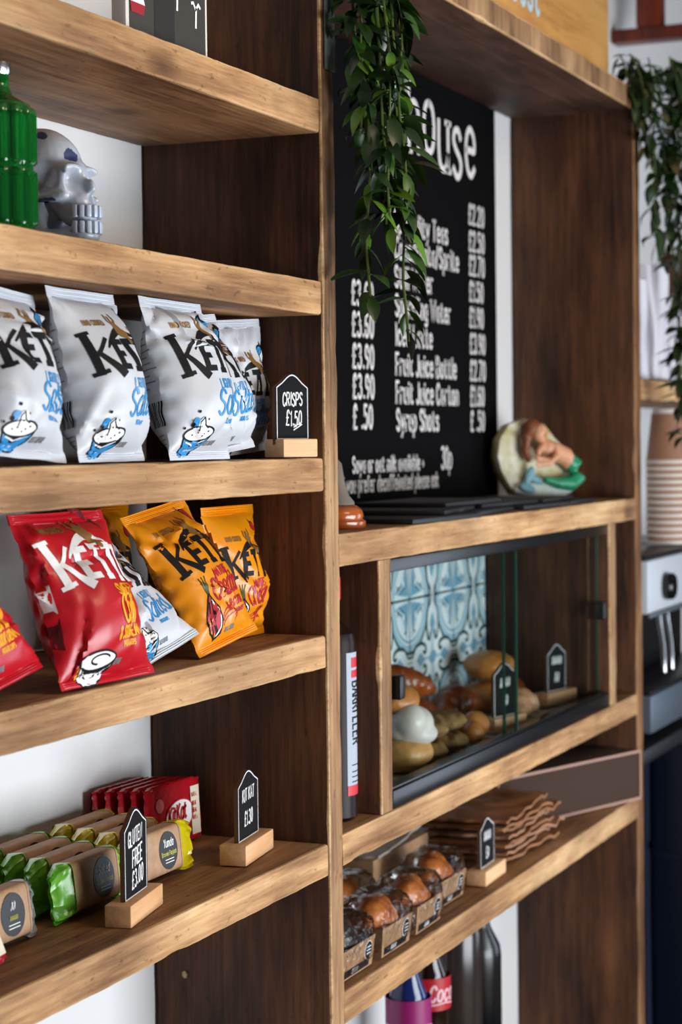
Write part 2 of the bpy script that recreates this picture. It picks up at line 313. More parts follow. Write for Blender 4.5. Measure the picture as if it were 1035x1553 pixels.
def blot(mb, pts, mapf, m, k=1, rings=3):
    """filled star-shaped outline"""
    cx = sum(p[0] for p in pts)/len(pts); cy = sum(p[1] for p in pts)/len(pts); n = len(pts)
    vs = [mapf(cx, cy, k)]+[mapf(cx+(p[0]-cx)*r/rings, cy+(p[1]-cy)*r/rings, k) for r in range(1, rings+1) for p in pts]
    fs = [(0, 1+i, 1+(i+1) % n) for i in range(n)]
    for r in range(rings-1):
        fs += [(1+r*n+i, 1+(r+1)*n+i, 1+(r+1)*n+(i+1) % n, 1+r*n+(i+1) % n) for i in range(n)]
    mb.add(vs, fs, m)
def oval(cx, cy, rx, ry, n=20, a0=0, a1=2*pi, tilt=0):
    full = abs(a1-a0-2*pi) < 1e-6
    return [(cx+rx*cos(t)*cos(tilt)-ry*sin(t)*sin(tilt), cy+rx*cos(t)*sin(tilt)+ry*sin(t)*cos(tilt)) for t in [a0+(a1-a0)*i/(n if full else n-1) for i in range(n)]]
# ---------------------------------------------------------------- the room
def slab(name, lo, hi, m):
    b = MB(); b.box([(a+c)/2 for a, c in zip(lo, hi)], [c-a for a, c in zip(lo, hi)]); return struct(b.obj(name, m, None, False))
FLOOR = wood('floor_boards', 0, '4a3626', '6b5038', '82664a', .5, False)
slab('wall_back', (-1.2, .228, -1.5), (6.2, .33, 1.1), WHITE)
slab('floor', (-1.2, -4.2, -1.55), (6.2, .33, -1.5), FLOOR)
slab('ceiling', (-1.2, -4.2, 1.1), (6.2, .33, 1.15), mat('ceiling_paint', '9a948c', .8, bump=.05))
slab('wall_right', (6.2, -4.2, -1.5), (6.3, .33, 1.1), mat('brown_wall_paint', '3a2a22', .8, bump=.05))
REDWOOD = wood('red_brown_varnish', 2, '3c1408', '6a2610', '84381a', .35, False)
o = thing('wooden_bracket', 'red-brown varnished wooden bracket high on the white wall above the plant', 'bracket', (4.1, .227, .85))
b = MB(); b.box((0, -.16, 0), (.05, .32, .028), 0, bev=.004); b.obj('bracket_arm', REDWOOD, o); b = MB(); b.box((0, -.08, .127), (.05, .052, .226), 0, bev=.004); b.obj('bracket_post', REDWOOD, o)
# ---------------------------------------------------------------- shelving
rnd = random.Random(7)
def board(name, lo, hi, axis, parent, mats, seed, rmax=.006, tilt=0):
    """rough-sawn board with uneven rounded edges; mats = faces, front edge, worn arrises"""
    b = MB(); ca = [i for i in range(3) if i != axis]; p, q = ca; n = 150; L = hi[axis]-lo[axis]
    loops = []; front = []
    for i in range(n+1):
        t = i/n; a = lo[axis]+L*t; pts = []
        for ci, (sp, sq) in enumerate(((0, 0), (1, 0), (1, 1), (0, 1))):
            wv = nz((a*9, ci*3.7+seed*5.1, 0)); r = max(.0012, .0026+.0016*wv+.010*max(0, nz((a*13, seed*3+ci*1.7, 2))-.28))
            r = min(r, rmax); P = lo[p] if not sp else hi[p]; Q = lo[q] if not sq else hi[q]; dp = 1 if not sp else -1; dq = 1 if not sq else -1
            jj = .0006*nz((a*22, ci+seed, 5))+.0003*nz((a*70, ci+seed, 8))
            A = (P, Q+dq*r); M_ = (P+dp*r*.3, Q+dq*r*.3); B = (P+dp*r, Q)
            tri = [A, M_, B] if (ci % 2 == 0) else [B, M_, A]
            for (x, y) in tri: pts.append((x+dp*jj, y+dq*jj))
        v3 = []
        for x, y in pts:
            v = [0, 0, 0]; v[axis] = a; v[p] = x; v[q] = y
            if tilt: v[2] += tilt*(hi[axis]-a)
            v3.append(v)
        loops.append(v3)
    k = 12; vs = [v for l in loops for v in l]; fs = []; ms = []; ymin = lo[1]
    for i in range(n):
        for j in range(k):
            f = (i*k+j, i*k+(j+1) % k, (i+1)*k+(j+1) % k, (i+1)*k+j); fs.append(f)
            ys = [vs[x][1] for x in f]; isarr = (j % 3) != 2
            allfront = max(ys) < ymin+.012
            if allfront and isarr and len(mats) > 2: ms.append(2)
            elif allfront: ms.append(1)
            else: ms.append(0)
    fs += [tuple(range(k))[::-1], tuple(n*k+j for j in range(k))]; ms += [0, 0]; b.add(vs, fs, ms)
    return b.obj(name, mats, parent)
unit = thing('shelving_unit', 'built-in shelving of rough scaffold boards filling the wall', 'shelving', (0, 0, -1.5))
U = bpy.data.objects.new  # noqa
def B(name, lo, hi, axis, mats, seed, **kw):
    o = board(name, lo, hi, axis, unit, mats, seed, **kw); o.location = (0, 0, 1.5); return o
MX = [STAIN, FRONT_LIT, WORN]; MZ = [STAINZ, FRONT_LITZ, WORN]
XL = .862
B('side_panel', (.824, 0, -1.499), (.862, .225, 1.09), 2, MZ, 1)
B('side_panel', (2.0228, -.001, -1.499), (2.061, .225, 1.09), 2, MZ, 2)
FRONT_LITZD = wood('dark_lit_front_board_z', 2, '4a2e1a', '7a5332', 'a57c50', .7)  # end upright's front edge, lit tone in the colour but browner
B('side_panel', (3.391, 0, -1.499), (3.428, .225, .577), 2, [STAINZ, FRONT_LITZD, FRONT_LITZ], 3)
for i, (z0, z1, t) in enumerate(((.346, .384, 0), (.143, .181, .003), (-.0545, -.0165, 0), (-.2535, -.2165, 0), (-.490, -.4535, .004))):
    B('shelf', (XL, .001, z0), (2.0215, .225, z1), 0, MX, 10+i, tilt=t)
B('shelf', (2.0615, 0, .577), (3.44, .225, .615), 0, [STAIN_DIM, FRONT_LITZ, WORN], 20)
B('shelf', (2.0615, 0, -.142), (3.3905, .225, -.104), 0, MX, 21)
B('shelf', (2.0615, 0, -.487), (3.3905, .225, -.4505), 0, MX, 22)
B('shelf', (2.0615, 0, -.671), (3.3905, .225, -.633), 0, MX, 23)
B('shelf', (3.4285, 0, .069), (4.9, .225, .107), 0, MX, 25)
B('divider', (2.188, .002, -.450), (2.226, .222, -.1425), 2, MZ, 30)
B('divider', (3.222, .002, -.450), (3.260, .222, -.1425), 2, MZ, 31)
b = MB(); b.box((2.0445, -.003, .738), (.027, .003, .64), bev=.001)
o = b.obj('metal_plate', mat('galvanised_plate', '8f9694', .45, .8, var=.7, vscale=30, col2='6d7472'), unit); o.location = (0, 0, 1.5); o['label'] = 'grey metal plate'
for (x, z) in ((2.0225, -.62),):
    b = MB(); b.lathe([(.004, 0), (.0045, .001), (.003, .002), (.001, .0015)], 14); o = b.obj('screw', mat('brass_screw', '9a8660', .35, .9), unit); o.location = (2.0226, .186, .88); o.rotation_euler = (0, -pi/2, 0)
# ---------------------------------------------------------------- crisp packets
def bag_material(name, col, rough): return mat(name, col, rough, spec=.5, bump=.12, bscale=22)
WB = bag_material('white_foil_print', 'c6c9cf', .40); RB = bag_material('red_foil_print', 'b8081c', .33); YB = bag_material('amber_foil_print', 'e08a06', .33)
INK = mat('ink_black', '101014', .6, spec=.2); GOLD = mat('ink_gold', '9a7440', .35, .4); BLUE = mat('ink_blue', '1f8ccc', .45); PALE = mat('ink_white', 'eeeeee', .45)
YEL = mat('ink_yellow', 'f2a713', .45); CRIM = mat('ink_crimson', 'b5182c', .45); GREY = mat('ink_grey', '77787a', .5); DGRN = mat('ink_green', '3b4a28', .5)
def bag_surface(W, H, Bk, seed):
    rg = random.Random(seed); cr = []
    for i in range(22):
        a = rg.uniform(0, pi); px = rg.uniform(-.6, .6)*W; py = rg.choice((rg.uniform(.08, .35), rg.uniform(.65, .92), rg.uniform(.1, .9)))*H
        cr.append((px, py, cos(a), sin(a), rg.choice((-1, 1))*rg.uniform(.0022, .0052), rg.uniform(.0025, .0065), rg.uniform(.014, .036)))
    ph = rg.uniform(0, 9)
    def S(s, t, out=0.0):
        ts = min(max((t-.055)/.875, 0), 1); e = sin(pi*ts**.88) if 0 < ts < 1 else 0; e = max(e, 0)**.62
        bb = Bk*e*(1.12-.25*ts); a = W/2*(1-.13*e)
        th = pi*s/2
        sw = s if abs(s) <= 1 else (2-s if s > 0 else -2-s)
        X = a*(.5*sw+.5*sin(th)); c_ = cos(th); Y = -(1 if c_ > 0 else -1)*bb*abs(c_)**.85
        d = 0
        fx = sw*W/2; fy = t*H
        for px, py, ca, sa, am, wd, ln in cr:
            dx, dy = fx-px, fy-py; u = dx*ca+dy*sa; v = -dx*sa+dy*ca
            if abs(v) < 3*wd and abs(u) < 2.5*ln: d += am*math.exp(-(v/wd)**2-(u/ln)**2)
        edge = math.exp(-((1-abs(sw))*W/2/.01)**2)*.0035*sin(fy*300+ph)
        d += .0045*nz((fx*16, fy*16, seed))*e+.002*nz((fx*45, fy*45, seed+3))*e
        if t > .935: d = .0006*sin(fx*2000) if False else 0; d += .0009*sin((t-.935)*H*3400)+.003*nz((fx*20, seed, 1))
        if t < .05: d = .004*nz((fx*30, seed, 4))+.0008*sin(t*H*3400)
        sg = 1 if c_ >= 0 else -.6
        off = d*sg+out
        nx, ny = sin(th)*.8, -(c_ if abs(c_) > .05 else .05)
        l = sqrt(nx*nx+ny*ny)
        base = -.0006 if c_ >= 0 else .0006
        return Vector((X+nx/l*off+edge*e*(1 if sw > 0 else -1)*.6, Y+base+ny/l*off, t*H))
    return S
def bag_print(mb, S, W, H, kind):
    """kind 0 white, 1 red, 2 amber; slots 1.. are the inks"""
    main = 1 if kind != 1 else 5
    def mp(x, y, k): return S(x/(W/2), y/H, .00022*k+.00015)
    mm = .001*W/.128; st = 3*mm; hs = H/.172
    def Y(v): return v*mm*hs
    mp0 = mp; mp = lambda x, y, k: mp0(x+4*mm, y, k)
    # gold line and the gold figure
    text(mb, 'HAND COOKED', -40*mm, Y(126), 5.2*mm, .9*mm, mp, 2, step=st, sx=.7, gap=.1)
    for c in (oval(1*mm, Y(134), 3*mm, 3.4*mm, 12), oval(3*mm, Y(125), 6*mm, 8*mm, 14, tilt=.5), oval(8*mm, Y(119), 6*mm, 5*mm, 14), oval(11*mm, Y(113), 2.6*mm, 5*mm, 12, tilt=.4)): blot(mb, c, mp, 2, 2)
    ribbon(mb, [(-2*mm, Y(126)), (-7*mm, Y(131)), (-5*mm, Y(138))], 2*mm, mp, 2, st, 2); ribbon(mb, [(5*mm, Y(128)), (9*mm, Y(134)), (7*mm, Y(140))], 2*mm, mp, 2, st, 2)
    if kind == 0: text(mb, 'NORFOLK', 18*mm, Y(122), 4.6*mm, .8*mm, mp, 2, step=st, sx=.7, gap=.1)
    # logo: arc, tall K, then the smaller letters
    arc = [(-27*mm+58*mm*i/16, Y(97)+Y(24)*sin(pi*(.04+.90*i/16))**.7) for i in range(17)]
    ribbon(mb, arc, lambda t: (1.5+5.5*sin(pi*min(t*1.15, 1))**1.0)*mm, mp, main, st, 1)
    kk = 1.0
    kx = -49*mm
    def KX(pts, wd): ribbon(mb, [(kx+px*mm, Y(py)) for px, py in pts], wd if callable(wd) else wd*mm, mp, main, st, 2)
    KX([(2, 117), (6.5, 78)], lambda t: (8.2-1.2*t)*mm); KX([(-4, 116.5), (8, 118.5)], 3.2); KX([(0, 77), (13, 80)], 3.6); KX([(23, 112), (8.5, 96)], 3.2); KX([(9.5, 98.5), (27, 76.5)], lambda t: (4.5+3.5*t)*mm)
    def let(ch, x, y, h, wd): text(mb, ch, x*mm, Y(y), h*mm*hs, wd*mm, mp, main, slab=.30, step=st, k=2, sx=.82)
    let('E', -20, 83, 25, 5.4); let('T', -5, 81, 29, 6.2); let('T', 12, 79, 31, 6.2); let('L', 30, 79, 30, 6); let('E', 43, 80, 25, 5.2)
    # bird / pepper / chilli picture by the top corner
    if kind == 0:
        blot(mb, oval(30*mm, Y(137), 7*mm, 10*mm, 16, tilt=-.6), mp, 1, 1); blot(mb, oval(29.5*mm, Y(136), 5.2*mm, 8.2*mm, 16, tilt=-.6), mp, 3, 2)
        for a in range(3): ribbon(mb, [((25+a*4)*mm, Y(128+a)), ((29+a*4)*mm, Y(143-a))], .9*mm, mp, 1, st, 3)
        blot(mb, oval(37*mm, Y(147), 4*mm, 4*mm, 12), mp, 1, 1); ribbon(mb, [(24*mm, Y(127)), (22*mm, Y(121)), (27*mm, Y(123)), (26*mm, Y(119))], 1.2*mm, mp, 1, st, 2)
    elif kind == 1:
        ribbon(mb, [(2*mm, Y(151)), (14*mm, Y(146)), (28*mm, Y(138)), (36*mm, Y(128))], lambda t: (1+5*sin(pi*min(1, t*1.05)))*mm, mp, 8, st, 1); ribbon(mb, [(0*mm, Y(148)), (6*mm, Y(150)), (10*mm, Y(148))], 1.4*mm, mp, 1, st, 2)
    else:
        blot(mb, oval(33*mm, Y(140), 6*mm, 8*mm, 14, tilt=.5), mp, 7, 1); ribbon(mb, oval(33*mm, Y(140), 6.6*mm, 8.6*mm, 15, .3, 5, .5), 1*mm, mp, 1, st, 2); ribbon(mb, [(28*mm, Y(147)), (24*mm, Y(152))], 1.6*mm, mp, 1, st, 2)
    # flavour
    if kind == 0:
        text(mb, 'LIGHTLY', -10*mm, Y(63), 8.4*mm, 1.1*mm, mp, 3, step=st, sx=.62, gap=.13)
        text(mb, 'Salted', -16*mm, Y(37), 22*mm, 2.3*mm, mp, 3, step=st, sx=.70, shear=.16, gap=.10, slope=.07, k=2)
        text(mb, 'POTATO CHIPS', -2*mm, Y(30), 3.6*mm, .7*mm, mp, 3, step=st, sx=.7, gap=.1)
    elif kind == 1:
        text(mb, 'SWEET', -2*mm, Y(64), 9*mm, 1.5*mm, mp, 6, step=st, sx=.7, gap=.13)
        text(mb, 'Chilli', -3*mm, Y(41), 21*mm, 2.4*mm, mp, 6, step=st, sx=.62, shear=.12, gap=.08, slope=.05, k=2)
        text(mb, '& SOUR CREAM', -8*mm, Y(29), 8*mm, 1.4*mm, mp, 6, step=st, sx=.6, gap=.1, slope=.08); text(mb, 'POTATO CHIPS', 0, Y(23), 4*mm, .8*mm, mp, 6, step=st, sx=.7, gap=.1, slope=.06)
    else:
        text(mb, 'MATURE', -12*mm, Y(64), 8.4*mm, 1.5*mm, mp, 7, step=st, sx=.72, gap=.12, slope=.05)
        text(mb, 'Cheddar', -22*mm, Y(42), 20*mm, 2.1*mm, mp, 7, step=st, sx=.62, shear=.14, gap=.07, slope=.08, k=2)
        text(mb, '& RED ONION', -8*mm, Y(30), 7.6*mm, 1.3*mm, mp, 7, step=st, sx=.64, gap=.1, slope=.06); text(mb, 'POTATO CHIPS', 4*mm, Y(24), 3.6*mm, .7*mm, mp, 7, step=st, sx=.7, gap=.1, slope=.05)
    # bowl of crisps or onion
    if kind < 2:
        cx, cy = (-33, 20) if kind == 0 else (-26, 15)
        blot(mb, oval(cx*mm, Y(cy-6), 16*mm, 3.6*mm, 18, tilt=.1), mp, 1, 1)
        lo = [(cx*mm+17*mm*cos(a), Y(cy)+15*mm*sin(a)) for a in [pi+pi*i/14 for i in range(15)]]
        blot(mb, lo, mp, 3 if kind == 0 else 5, 2); ribbon(mb, lo, 1.5*mm, mp, 1, st, 3)
        blot(mb, oval(cx*mm, Y(cy+1.5), 17.5*mm, 6*mm, 20), mp, 5, 4); ribbon(mb, oval(cx*mm, Y(cy+1.5), 17.5*mm, 6*mm, 24, 0, 6.28), 1.4*mm, mp, 1, st, 5)
        if kind == 0:
            blot(mb, oval((cx+1)*mm, Y(cy+7), 6*mm, 9*mm, 12, tilt=-.2), mp, 5, 5); ribbon(mb, [((cx-3)*mm, Y(cy+2)), ((cx-2)*mm, Y(cy+12)), ((cx+2)*mm, Y(cy+16)), ((cx+4)*mm, Y(cy+9)), ((cx+8)*mm, Y(cy+6))], 1.2*mm, mp, 1, st, 6)
            blot(mb, oval((cx-6)*mm, Y(cy+12), 4.5*mm, 4.5*mm, 14), mp, 3, 4)
            for dx, dy, r in ((-10, 10, 1.8), (-18, 8, 1.2), (-4, 22, 1.4), (6, 14, 1)): blot(mb, oval((cx+dx)*mm, Y(cy+dy), r*mm, r*mm, 10), mp, 1, 5)
            for dx, dy in ((-8, 1), (-3, 2), (6, 1), (10, 3), (3, -1)): blot(mb, oval((cx+dx)*mm, Y(cy+dy), .9*mm, .7*mm, 8), mp, 1, 6)
            ribbon(mb, [((cx-12)*mm, Y(cy-5)), (cx*mm, Y(cy-8)), ((cx+12)*mm, Y(cy-4))], 1*mm, mp, 5, st, 4); blot(mb, oval((cx-8)*mm, Y(6), 4*mm, 3.4*mm, 12), mp, 3, 1)
        else:
            for i in range(5): ribbon(mb, [((cx-14+i*5)*mm, Y(cy-2-i)), ((cx-8+i*5)*mm, Y(cy-10+i*.6))], 1.1*mm, mp, 1, st, 4)
            blot(mb, oval((cx-13)*mm, Y(cy-2), 5*mm, 7*mm, 12, tilt=-.5), mp, 6, 1); ribbon(mb, oval((cx+2)*mm, Y(cy+2), 9*mm, 3*mm, 14, .2, 4.5), 1.2*mm, mp, 1, st, 6)
    else:
        cx = -30
        on = [((cx+px)*mm, Y(py)) for px, py in ((0, 52), (-4, 46), (-9, 36), (-12, 26), (-9, 16), (-1, 10), (8, 13), (11, 24), (7, 35), (4, 44))]
        blot(mb, on, mp, 7, 1, 4); ribbon(mb, on+[on[0]], 1.6*mm, mp, 1, st, 3)
        ribbon(mb, [((cx+1)*mm, Y(46)), ((cx+8)*mm, Y(32)), ((cx+8)*mm, Y(18)), ((cx+1)*mm, Y(12))], 2*mm, mp, 5, st, 2); ribbon(mb, [((cx-3)*mm, Y(44)), ((cx-8)*mm, Y(28)), ((cx-3)*mm, Y(12))], 1.4*mm, mp, 1, st, 2)
        ribbon(mb, [((cx+1)*mm, Y(46)), ((cx-2)*mm, Y(22)), ((cx+3)*mm, Y(12))], 3*mm, mp, 1, st, 2)
        for a in (-4, 0, 4): ribbon(mb, [((cx)*mm, Y(50)), ((cx+a*.6)*mm, Y(60)), ((cx+a)*mm, Y(70))], lambda t: (3-2*t)*mm, mp, 9, st, 2)
        for a in range(3): ribbon(mb, oval((cx+22)*mm, Y(28-a*4), 9*mm, 4*mm, 14, -1, 3, .3), 1.2*mm, mp, 7, st, 1)
    text(mb, 'BEST BEFORE', -14*mm, Y(12), 3*mm, .6*mm, mp, 4, step=st, sx=.7, gap=.1)
    # back-side small print and barcode (wraps round the left edge)
    def mb_(x, y, k): return S(x/(W/2), y/H, .0004)
    q = 5 if kind == 1 else 4
    if kind == 1: 
        for y0, y1 in ((60, 84), (30, 56)): blot(mb, [(-66*mm, Y(y0)), (-54*mm, Y(y0)), (-54*mm, Y(y1)), (-66*mm, Y(y1))], mb_, 5 if y0 > 50 else 8, 1)
    else:
        for i in range(9): ribbon(mb, [((-84+i*2.4)*mm, Y(34)), ((-84+i*2.4)*mm, Y(58))], (1.4 if i % 3 else .7)*mm, mb_, 1, st)
        for i in range(11): ribbon(mb, [(-84*mm, Y(72+i*6)), ((-84+10+(i*7) % 11)*mm, Y(72+i*6))], 1.2*mm, mb_, q, st)
        for i in range(4): ribbon(mb, [(-82*mm, Y(12+i*4.4)), (-66*mm, Y(12+i*4.4))], 1.0*mm, mb_, q, st)
INKS = [None, INK, GOLD, BLUE, GREY, PALE, YEL, CRIM, mat('ink_maroon', '5a0d14', .4), DGRN]
def crisp_bag(kind, loc, lean, roll, yaw, label, seed, W=.128, H=.172, Bk=.031, group=None):
    o = thing('crisp_packet', label, 'crisp packet', loc, (radians(-lean), radians(roll), radians(yaw)), group)
    S = bag_surface(W, H, Bk, seed); base = (WB, RB, YB)[kind]
    b = MB(); b.grid(lambda u, v: S(u*4-2, .05+v*.885), 72, 44, 0, True); bag_print(b, S, W, H, kind)
    b.obj('packet_body', [base]+INKS[1:], o, True, False)
    for nm, t0, t1, nv in (('top_seal', .935, 1.0, 14), ('bottom_seal', 0.0, .05, 8)):
        c = MB(); c.grid(lambda u, v: S(u*4-2, t0+(t1-t0)*v), 64, nv, 0, True); c.obj(nm, base, o, True, False)
    return rest(o, loc[2])
Z3 = -.0163; Z4 = -.2163
gw = 'white crisp packets on the middle shelf'
crisp_bag(0, (1.432, .016, Z3), 14, 4, 2, 'white crisp packet cut off by the left edge of the photo', 1, .132, .154, .036, group=gw)
crisp_bag(0, (1.572, .014, Z3), 11, 0, 3, 'white crisp packet second from the left on its shelf, barcode side showing', 2, .132, .1605, .040, group=gw)
crisp_bag(0, (1.724, .002, Z3), 11, 0, 2, 'white crisp packet in the middle of the row of five on the shelf', 3, .138, .1605, .041, group=gw)
crisp_bag(0, (1.847, .034, Z3), 16, -5, 0, 'white crisp packet overlapped at its left side, next before the rearmost one', 4, .134, .150, .035, group=gw)
crisp_bag(0, (1.957, .070, Z3), 2, -4, -3, 'white crisp packet standing rearmost, half in shade beside the small price board', 5, .120, .148, .026, group=gw)
gr = 'red crisp packets'
crisp_bag(1, (1.405, .028, Z4), 35, -10, 0, 'red crisp packet cut off by the left photo edge, leaning low at the front', 6, .130, .165, group=gr)
crisp_bag(1, (1.545, .006, Z4), 20, 0, -4, 'whole red crisp packet at the front of the shelf', 7, .150, .163, .037, group=gr)
crisp_bag(1, (1.44, .145, Z4), 2, 0, 0, 'shaded red crisp packet standing behind the other two red ones', 8, .128, .150, .024, group=gr)
crisp_bag(0, (1.700, .026, Z4), 42, -12, -2, 'white crisp packet wedged between the red and yellow ones', 9, .116, .165, .020)
gy = 'yellow crisp packets'
crisp_bag(2, (1.822, .022, Z4), 29, -7, 0, 'yellow crisp packet in front, leaning left, with an onion picture', 10, .138, .163, .030, group=gy)
crisp_bag(2, (1.950, .074, Z4), 5, 0, 0, 'yellow crisp packet against the side panel, crumpled and upright', 11, .128, .147, .031, group=gy)
crisp_bag(2, (1.83, .170, Z4), 4, 0, 0, 'yellow crisp packet standing at the back, only its top seal showing', 12, .126, .154, .022, group=gy)
# ---------------------------------------------------------------- chalk price boards
def chalk_sign(loc, yaw, label, lines, bw=.074, bh=.096, base=(.1, .024, .02), group='small chalkboard price signs', slope=.0):
    o = thing('price_sign', label, 'price sign', loc, (0, 0, radians(yaw)), group)
    b = MB(); b.box((0, 0, base[2]/2), base, bev=.0012); b.obj('wooden_base', PINE, o)
    hw = bw/2; sh = bh*.80; pts = [(-hw, 0), (hw, 0), (hw, sh)]
    for i in range(1, 12):
        t = i/12; x = hw-bw*t; s = abs(2*t-1); pts.append((x, sh+(bh-sh)*(.12+.88*(.5+.5*cos(pi*s)))))
    pts.append((-hw, sh)); T = .0038; z0 = base[2]-.006; n = len(pts); b = MB()
    vs = [(x, -T/2, z0+y) for x, y in pts]+[(x, T/2, z0+y) for x, y in pts]
    b.add(vs, [tuple(range(n)), tuple(range(2*n-1, n-1, -1))], 0); b.add(vs, [(i, i+n, (i+1) % n+n, (i+1) % n) for i in range(n)], 1)
    def mp(x, y, k): return Vector((x, -T/2-.0002-.0001*k, z0+y))
    inn = [(x*.9, .009+(y-.003)*.9) for x, y in pts]; ribbon(b, inn+[inn[0]], .0012, mp, 2)
    for s, x, y, h, w_ in lines: textc(b, s, x, y, h, w_, mp, 2, sx=.72, jit=.05, shear=.08, gap=.16, slope=slope)
    if 'CRISPS' in lines[0][0]:
        for d in (0, .005): ribbon(b, [(.002, .013-d*.6+.006), (.018, .019-d*.6+.006)], .0012, mp, 2)
    b.obj('chalkboard', [CHALKB, mat('board_edge', '5a3a26', .6), CHALK], o, False); return o
chalk_sign((1.976, .019, Z3+.001), -10, 'CRISPS £1.50 chalk price board beside the white packets', [('CRISPS', 0, .043, .014, .0017), ('£1.50', .002, .021, .016, .0018)], .066, .078, (.066, .026, .02))
chalk_sign((1.642, .038, -.4515), 11, 'GLUTEN FREE £3.00 chalk price board in front of the flapjacks', [('GLUTEN', -.002, .054, .014, .0017), ('FREE', .004, .034, .016, .002), ('£3.00', .004, .013, .016, .0018)], .072, .090, (.1, .026, .021), slope=.1)
chalk_sign((1.922, .054, -.4515), 8, 'chalk price board standing alone in front of the upright red chocolate bars', [('KIT KAT', 0, .046, .013, .0016), ('£1.30', .0, .020, .015, .0017)], .076, .080, (.1, .03, .022), slope=.05)
chalk_sign((2.668, .036, -.6315), 2, 'chalk price board behind the wrapped loaf cakes', [('~~~~~', 0, .042, .014, .0016), ('£~', .0, .017, .016, .0018)], .072, .074, (.1, .03, .021))
chalk_sign((2.845, .066, -.4395), -14, 'chalk price board at the middle of the glass case', [('~~~~', 0, .050, .015, .0017), ('£~', 0, .022, .017, .0018)], .066, .088, (.09, .026, .02))
chalk_sign((3.160, .080, -.4395), -12, 'chalk price board at the right end of the glass case', [('~~~~~', 0, .050, .014, .0017), ('~~', 0, .020, .017, .0017)], .066, .085, (.1, .026, .02))
# ---------------------------------------------------------------- flapjacks and chocolate bars
FYEL = mat('yellow_film', 'd4c214', .25, trans=.2, bump=.2, bscale=50); FGRN = mat('green_film', '6cbc34', .25, trans=.2, bump=.2, bscale=50); FCLR = mat('clear_grey_film', '9a9c98', .2, trans=.4, bump=.25, bscale=50)
SLV = mat('kraft_sleeve', 'b08a68', .6, var=.5, vscale=60, col2='9c7858')
def flapjack(loc, film, label, words, yaw, lean, pic):
    o = thing('flapjack_bar', label, 'flapjack', loc, (radians(-lean), 0, radians(yaw)), 'wrapped flapjacks on the lowest left shelf')
    L, T, Hh = .084, .027, .048; rg = random.Random(loc[0]*91+loc[1]*7)
    b = MB()
    def sec(u, v):
        a = 2*pi*u; x = -L/2+L*v; ca, sa = cos(a), sin(a); e = .35
        return Vector((x, T/2*abs(ca)**e*(1 if ca > 0 else -1), Hh/2+Hh/2*abs(sa)**e*(1 if sa > 0 else -1)))
    b.grid(sec, 32, 4, 0, True)
    if pic:
        def mp(x, y, k): return Vector((x, -T/2-.0004*k, Hh/2+y))
        blot(b, oval(.012, 0, .0195, .0195, 28), mp, 1, 1); textc(b, words[0], .012, .004, .008, .001, mp, 2, sx=.75, shear=.2, k=2); textc(b, words[1], .012, -.005, .0045, .0006, mp, 3, sx=.75, k=2)
        for d in (.009, .012): ribbon(b, [(.003, -d), (.021, -d)], .0008, mp, 2, k=2)
    b.obj('card_sleeve', [SLV, mat('label_black', '17181c', .5), CHALK, mat('label_lime', 'b9b848', .5)], o)
    for sgn in (-1, 1):
        c = MB()
        def end(u, v):
            a = 2*pi*u; k = v; ca, sa = cos(a), sin(a); e = .35+.4*k
            x = sgn*(L/2-.003+(.046 if sgn > 0 and film is FYEL and pic == 2 else .026)*k); th = T/2*(1.03-.93*k**.7); hh = Hh/2*(1.02+.12*k*(1-k)*4-.05*k)
            wv = .004*k*sin(9*a+rg.random())+.004*k*nz((u*6, k*3, loc[0]*9))
            return Vector((x+wv, th*abs(ca)**e*(1 if ca > 0 else -1)+wv, Hh/2+hh*abs(sa)**e*(1 if sa > 0 else -1)-.006*k))
        c.grid(end, 36, 8, 0, True); c.obj('film_end', film, o, True, False)
    return rest(o, loc[2])
ZF = -.4517
specs = []
for g, (cx, film, words, nm) in enumerate(((1.772, FYEL, ('Yumda', 'Brownie Flapjack'), 'yellow-ended'), (1.640, FGRN, ('Salted', 'Caramel Flapjack'), 'green-ended'), (1.478, FCLR, ('~~', '~~~~~~'), 'clear-ended'))):
    for r in range(4):
        place = ('at the front of its row with a black label', 'second from the front of its row', 'third from the front of its row', 'at the back of its row near the wall')[r]
        film2 = film if not (g == 2 and r in (1, 2)) else FGRN
        flapjack((cx+.012*r*(0 if g == 2 else 1), .088+.0335*r, ZF), film2, nm+' flapjack bar '+place if film2 is film else 'flapjack bar with green ends '+place.replace('its row', 'the clear-ended row'), words, 0, 6, 2 if g == 0 and r == 0 else 1)
KR = mat('red_wrapper', 'a50e1c', .25, bump=.15, bscale=60)
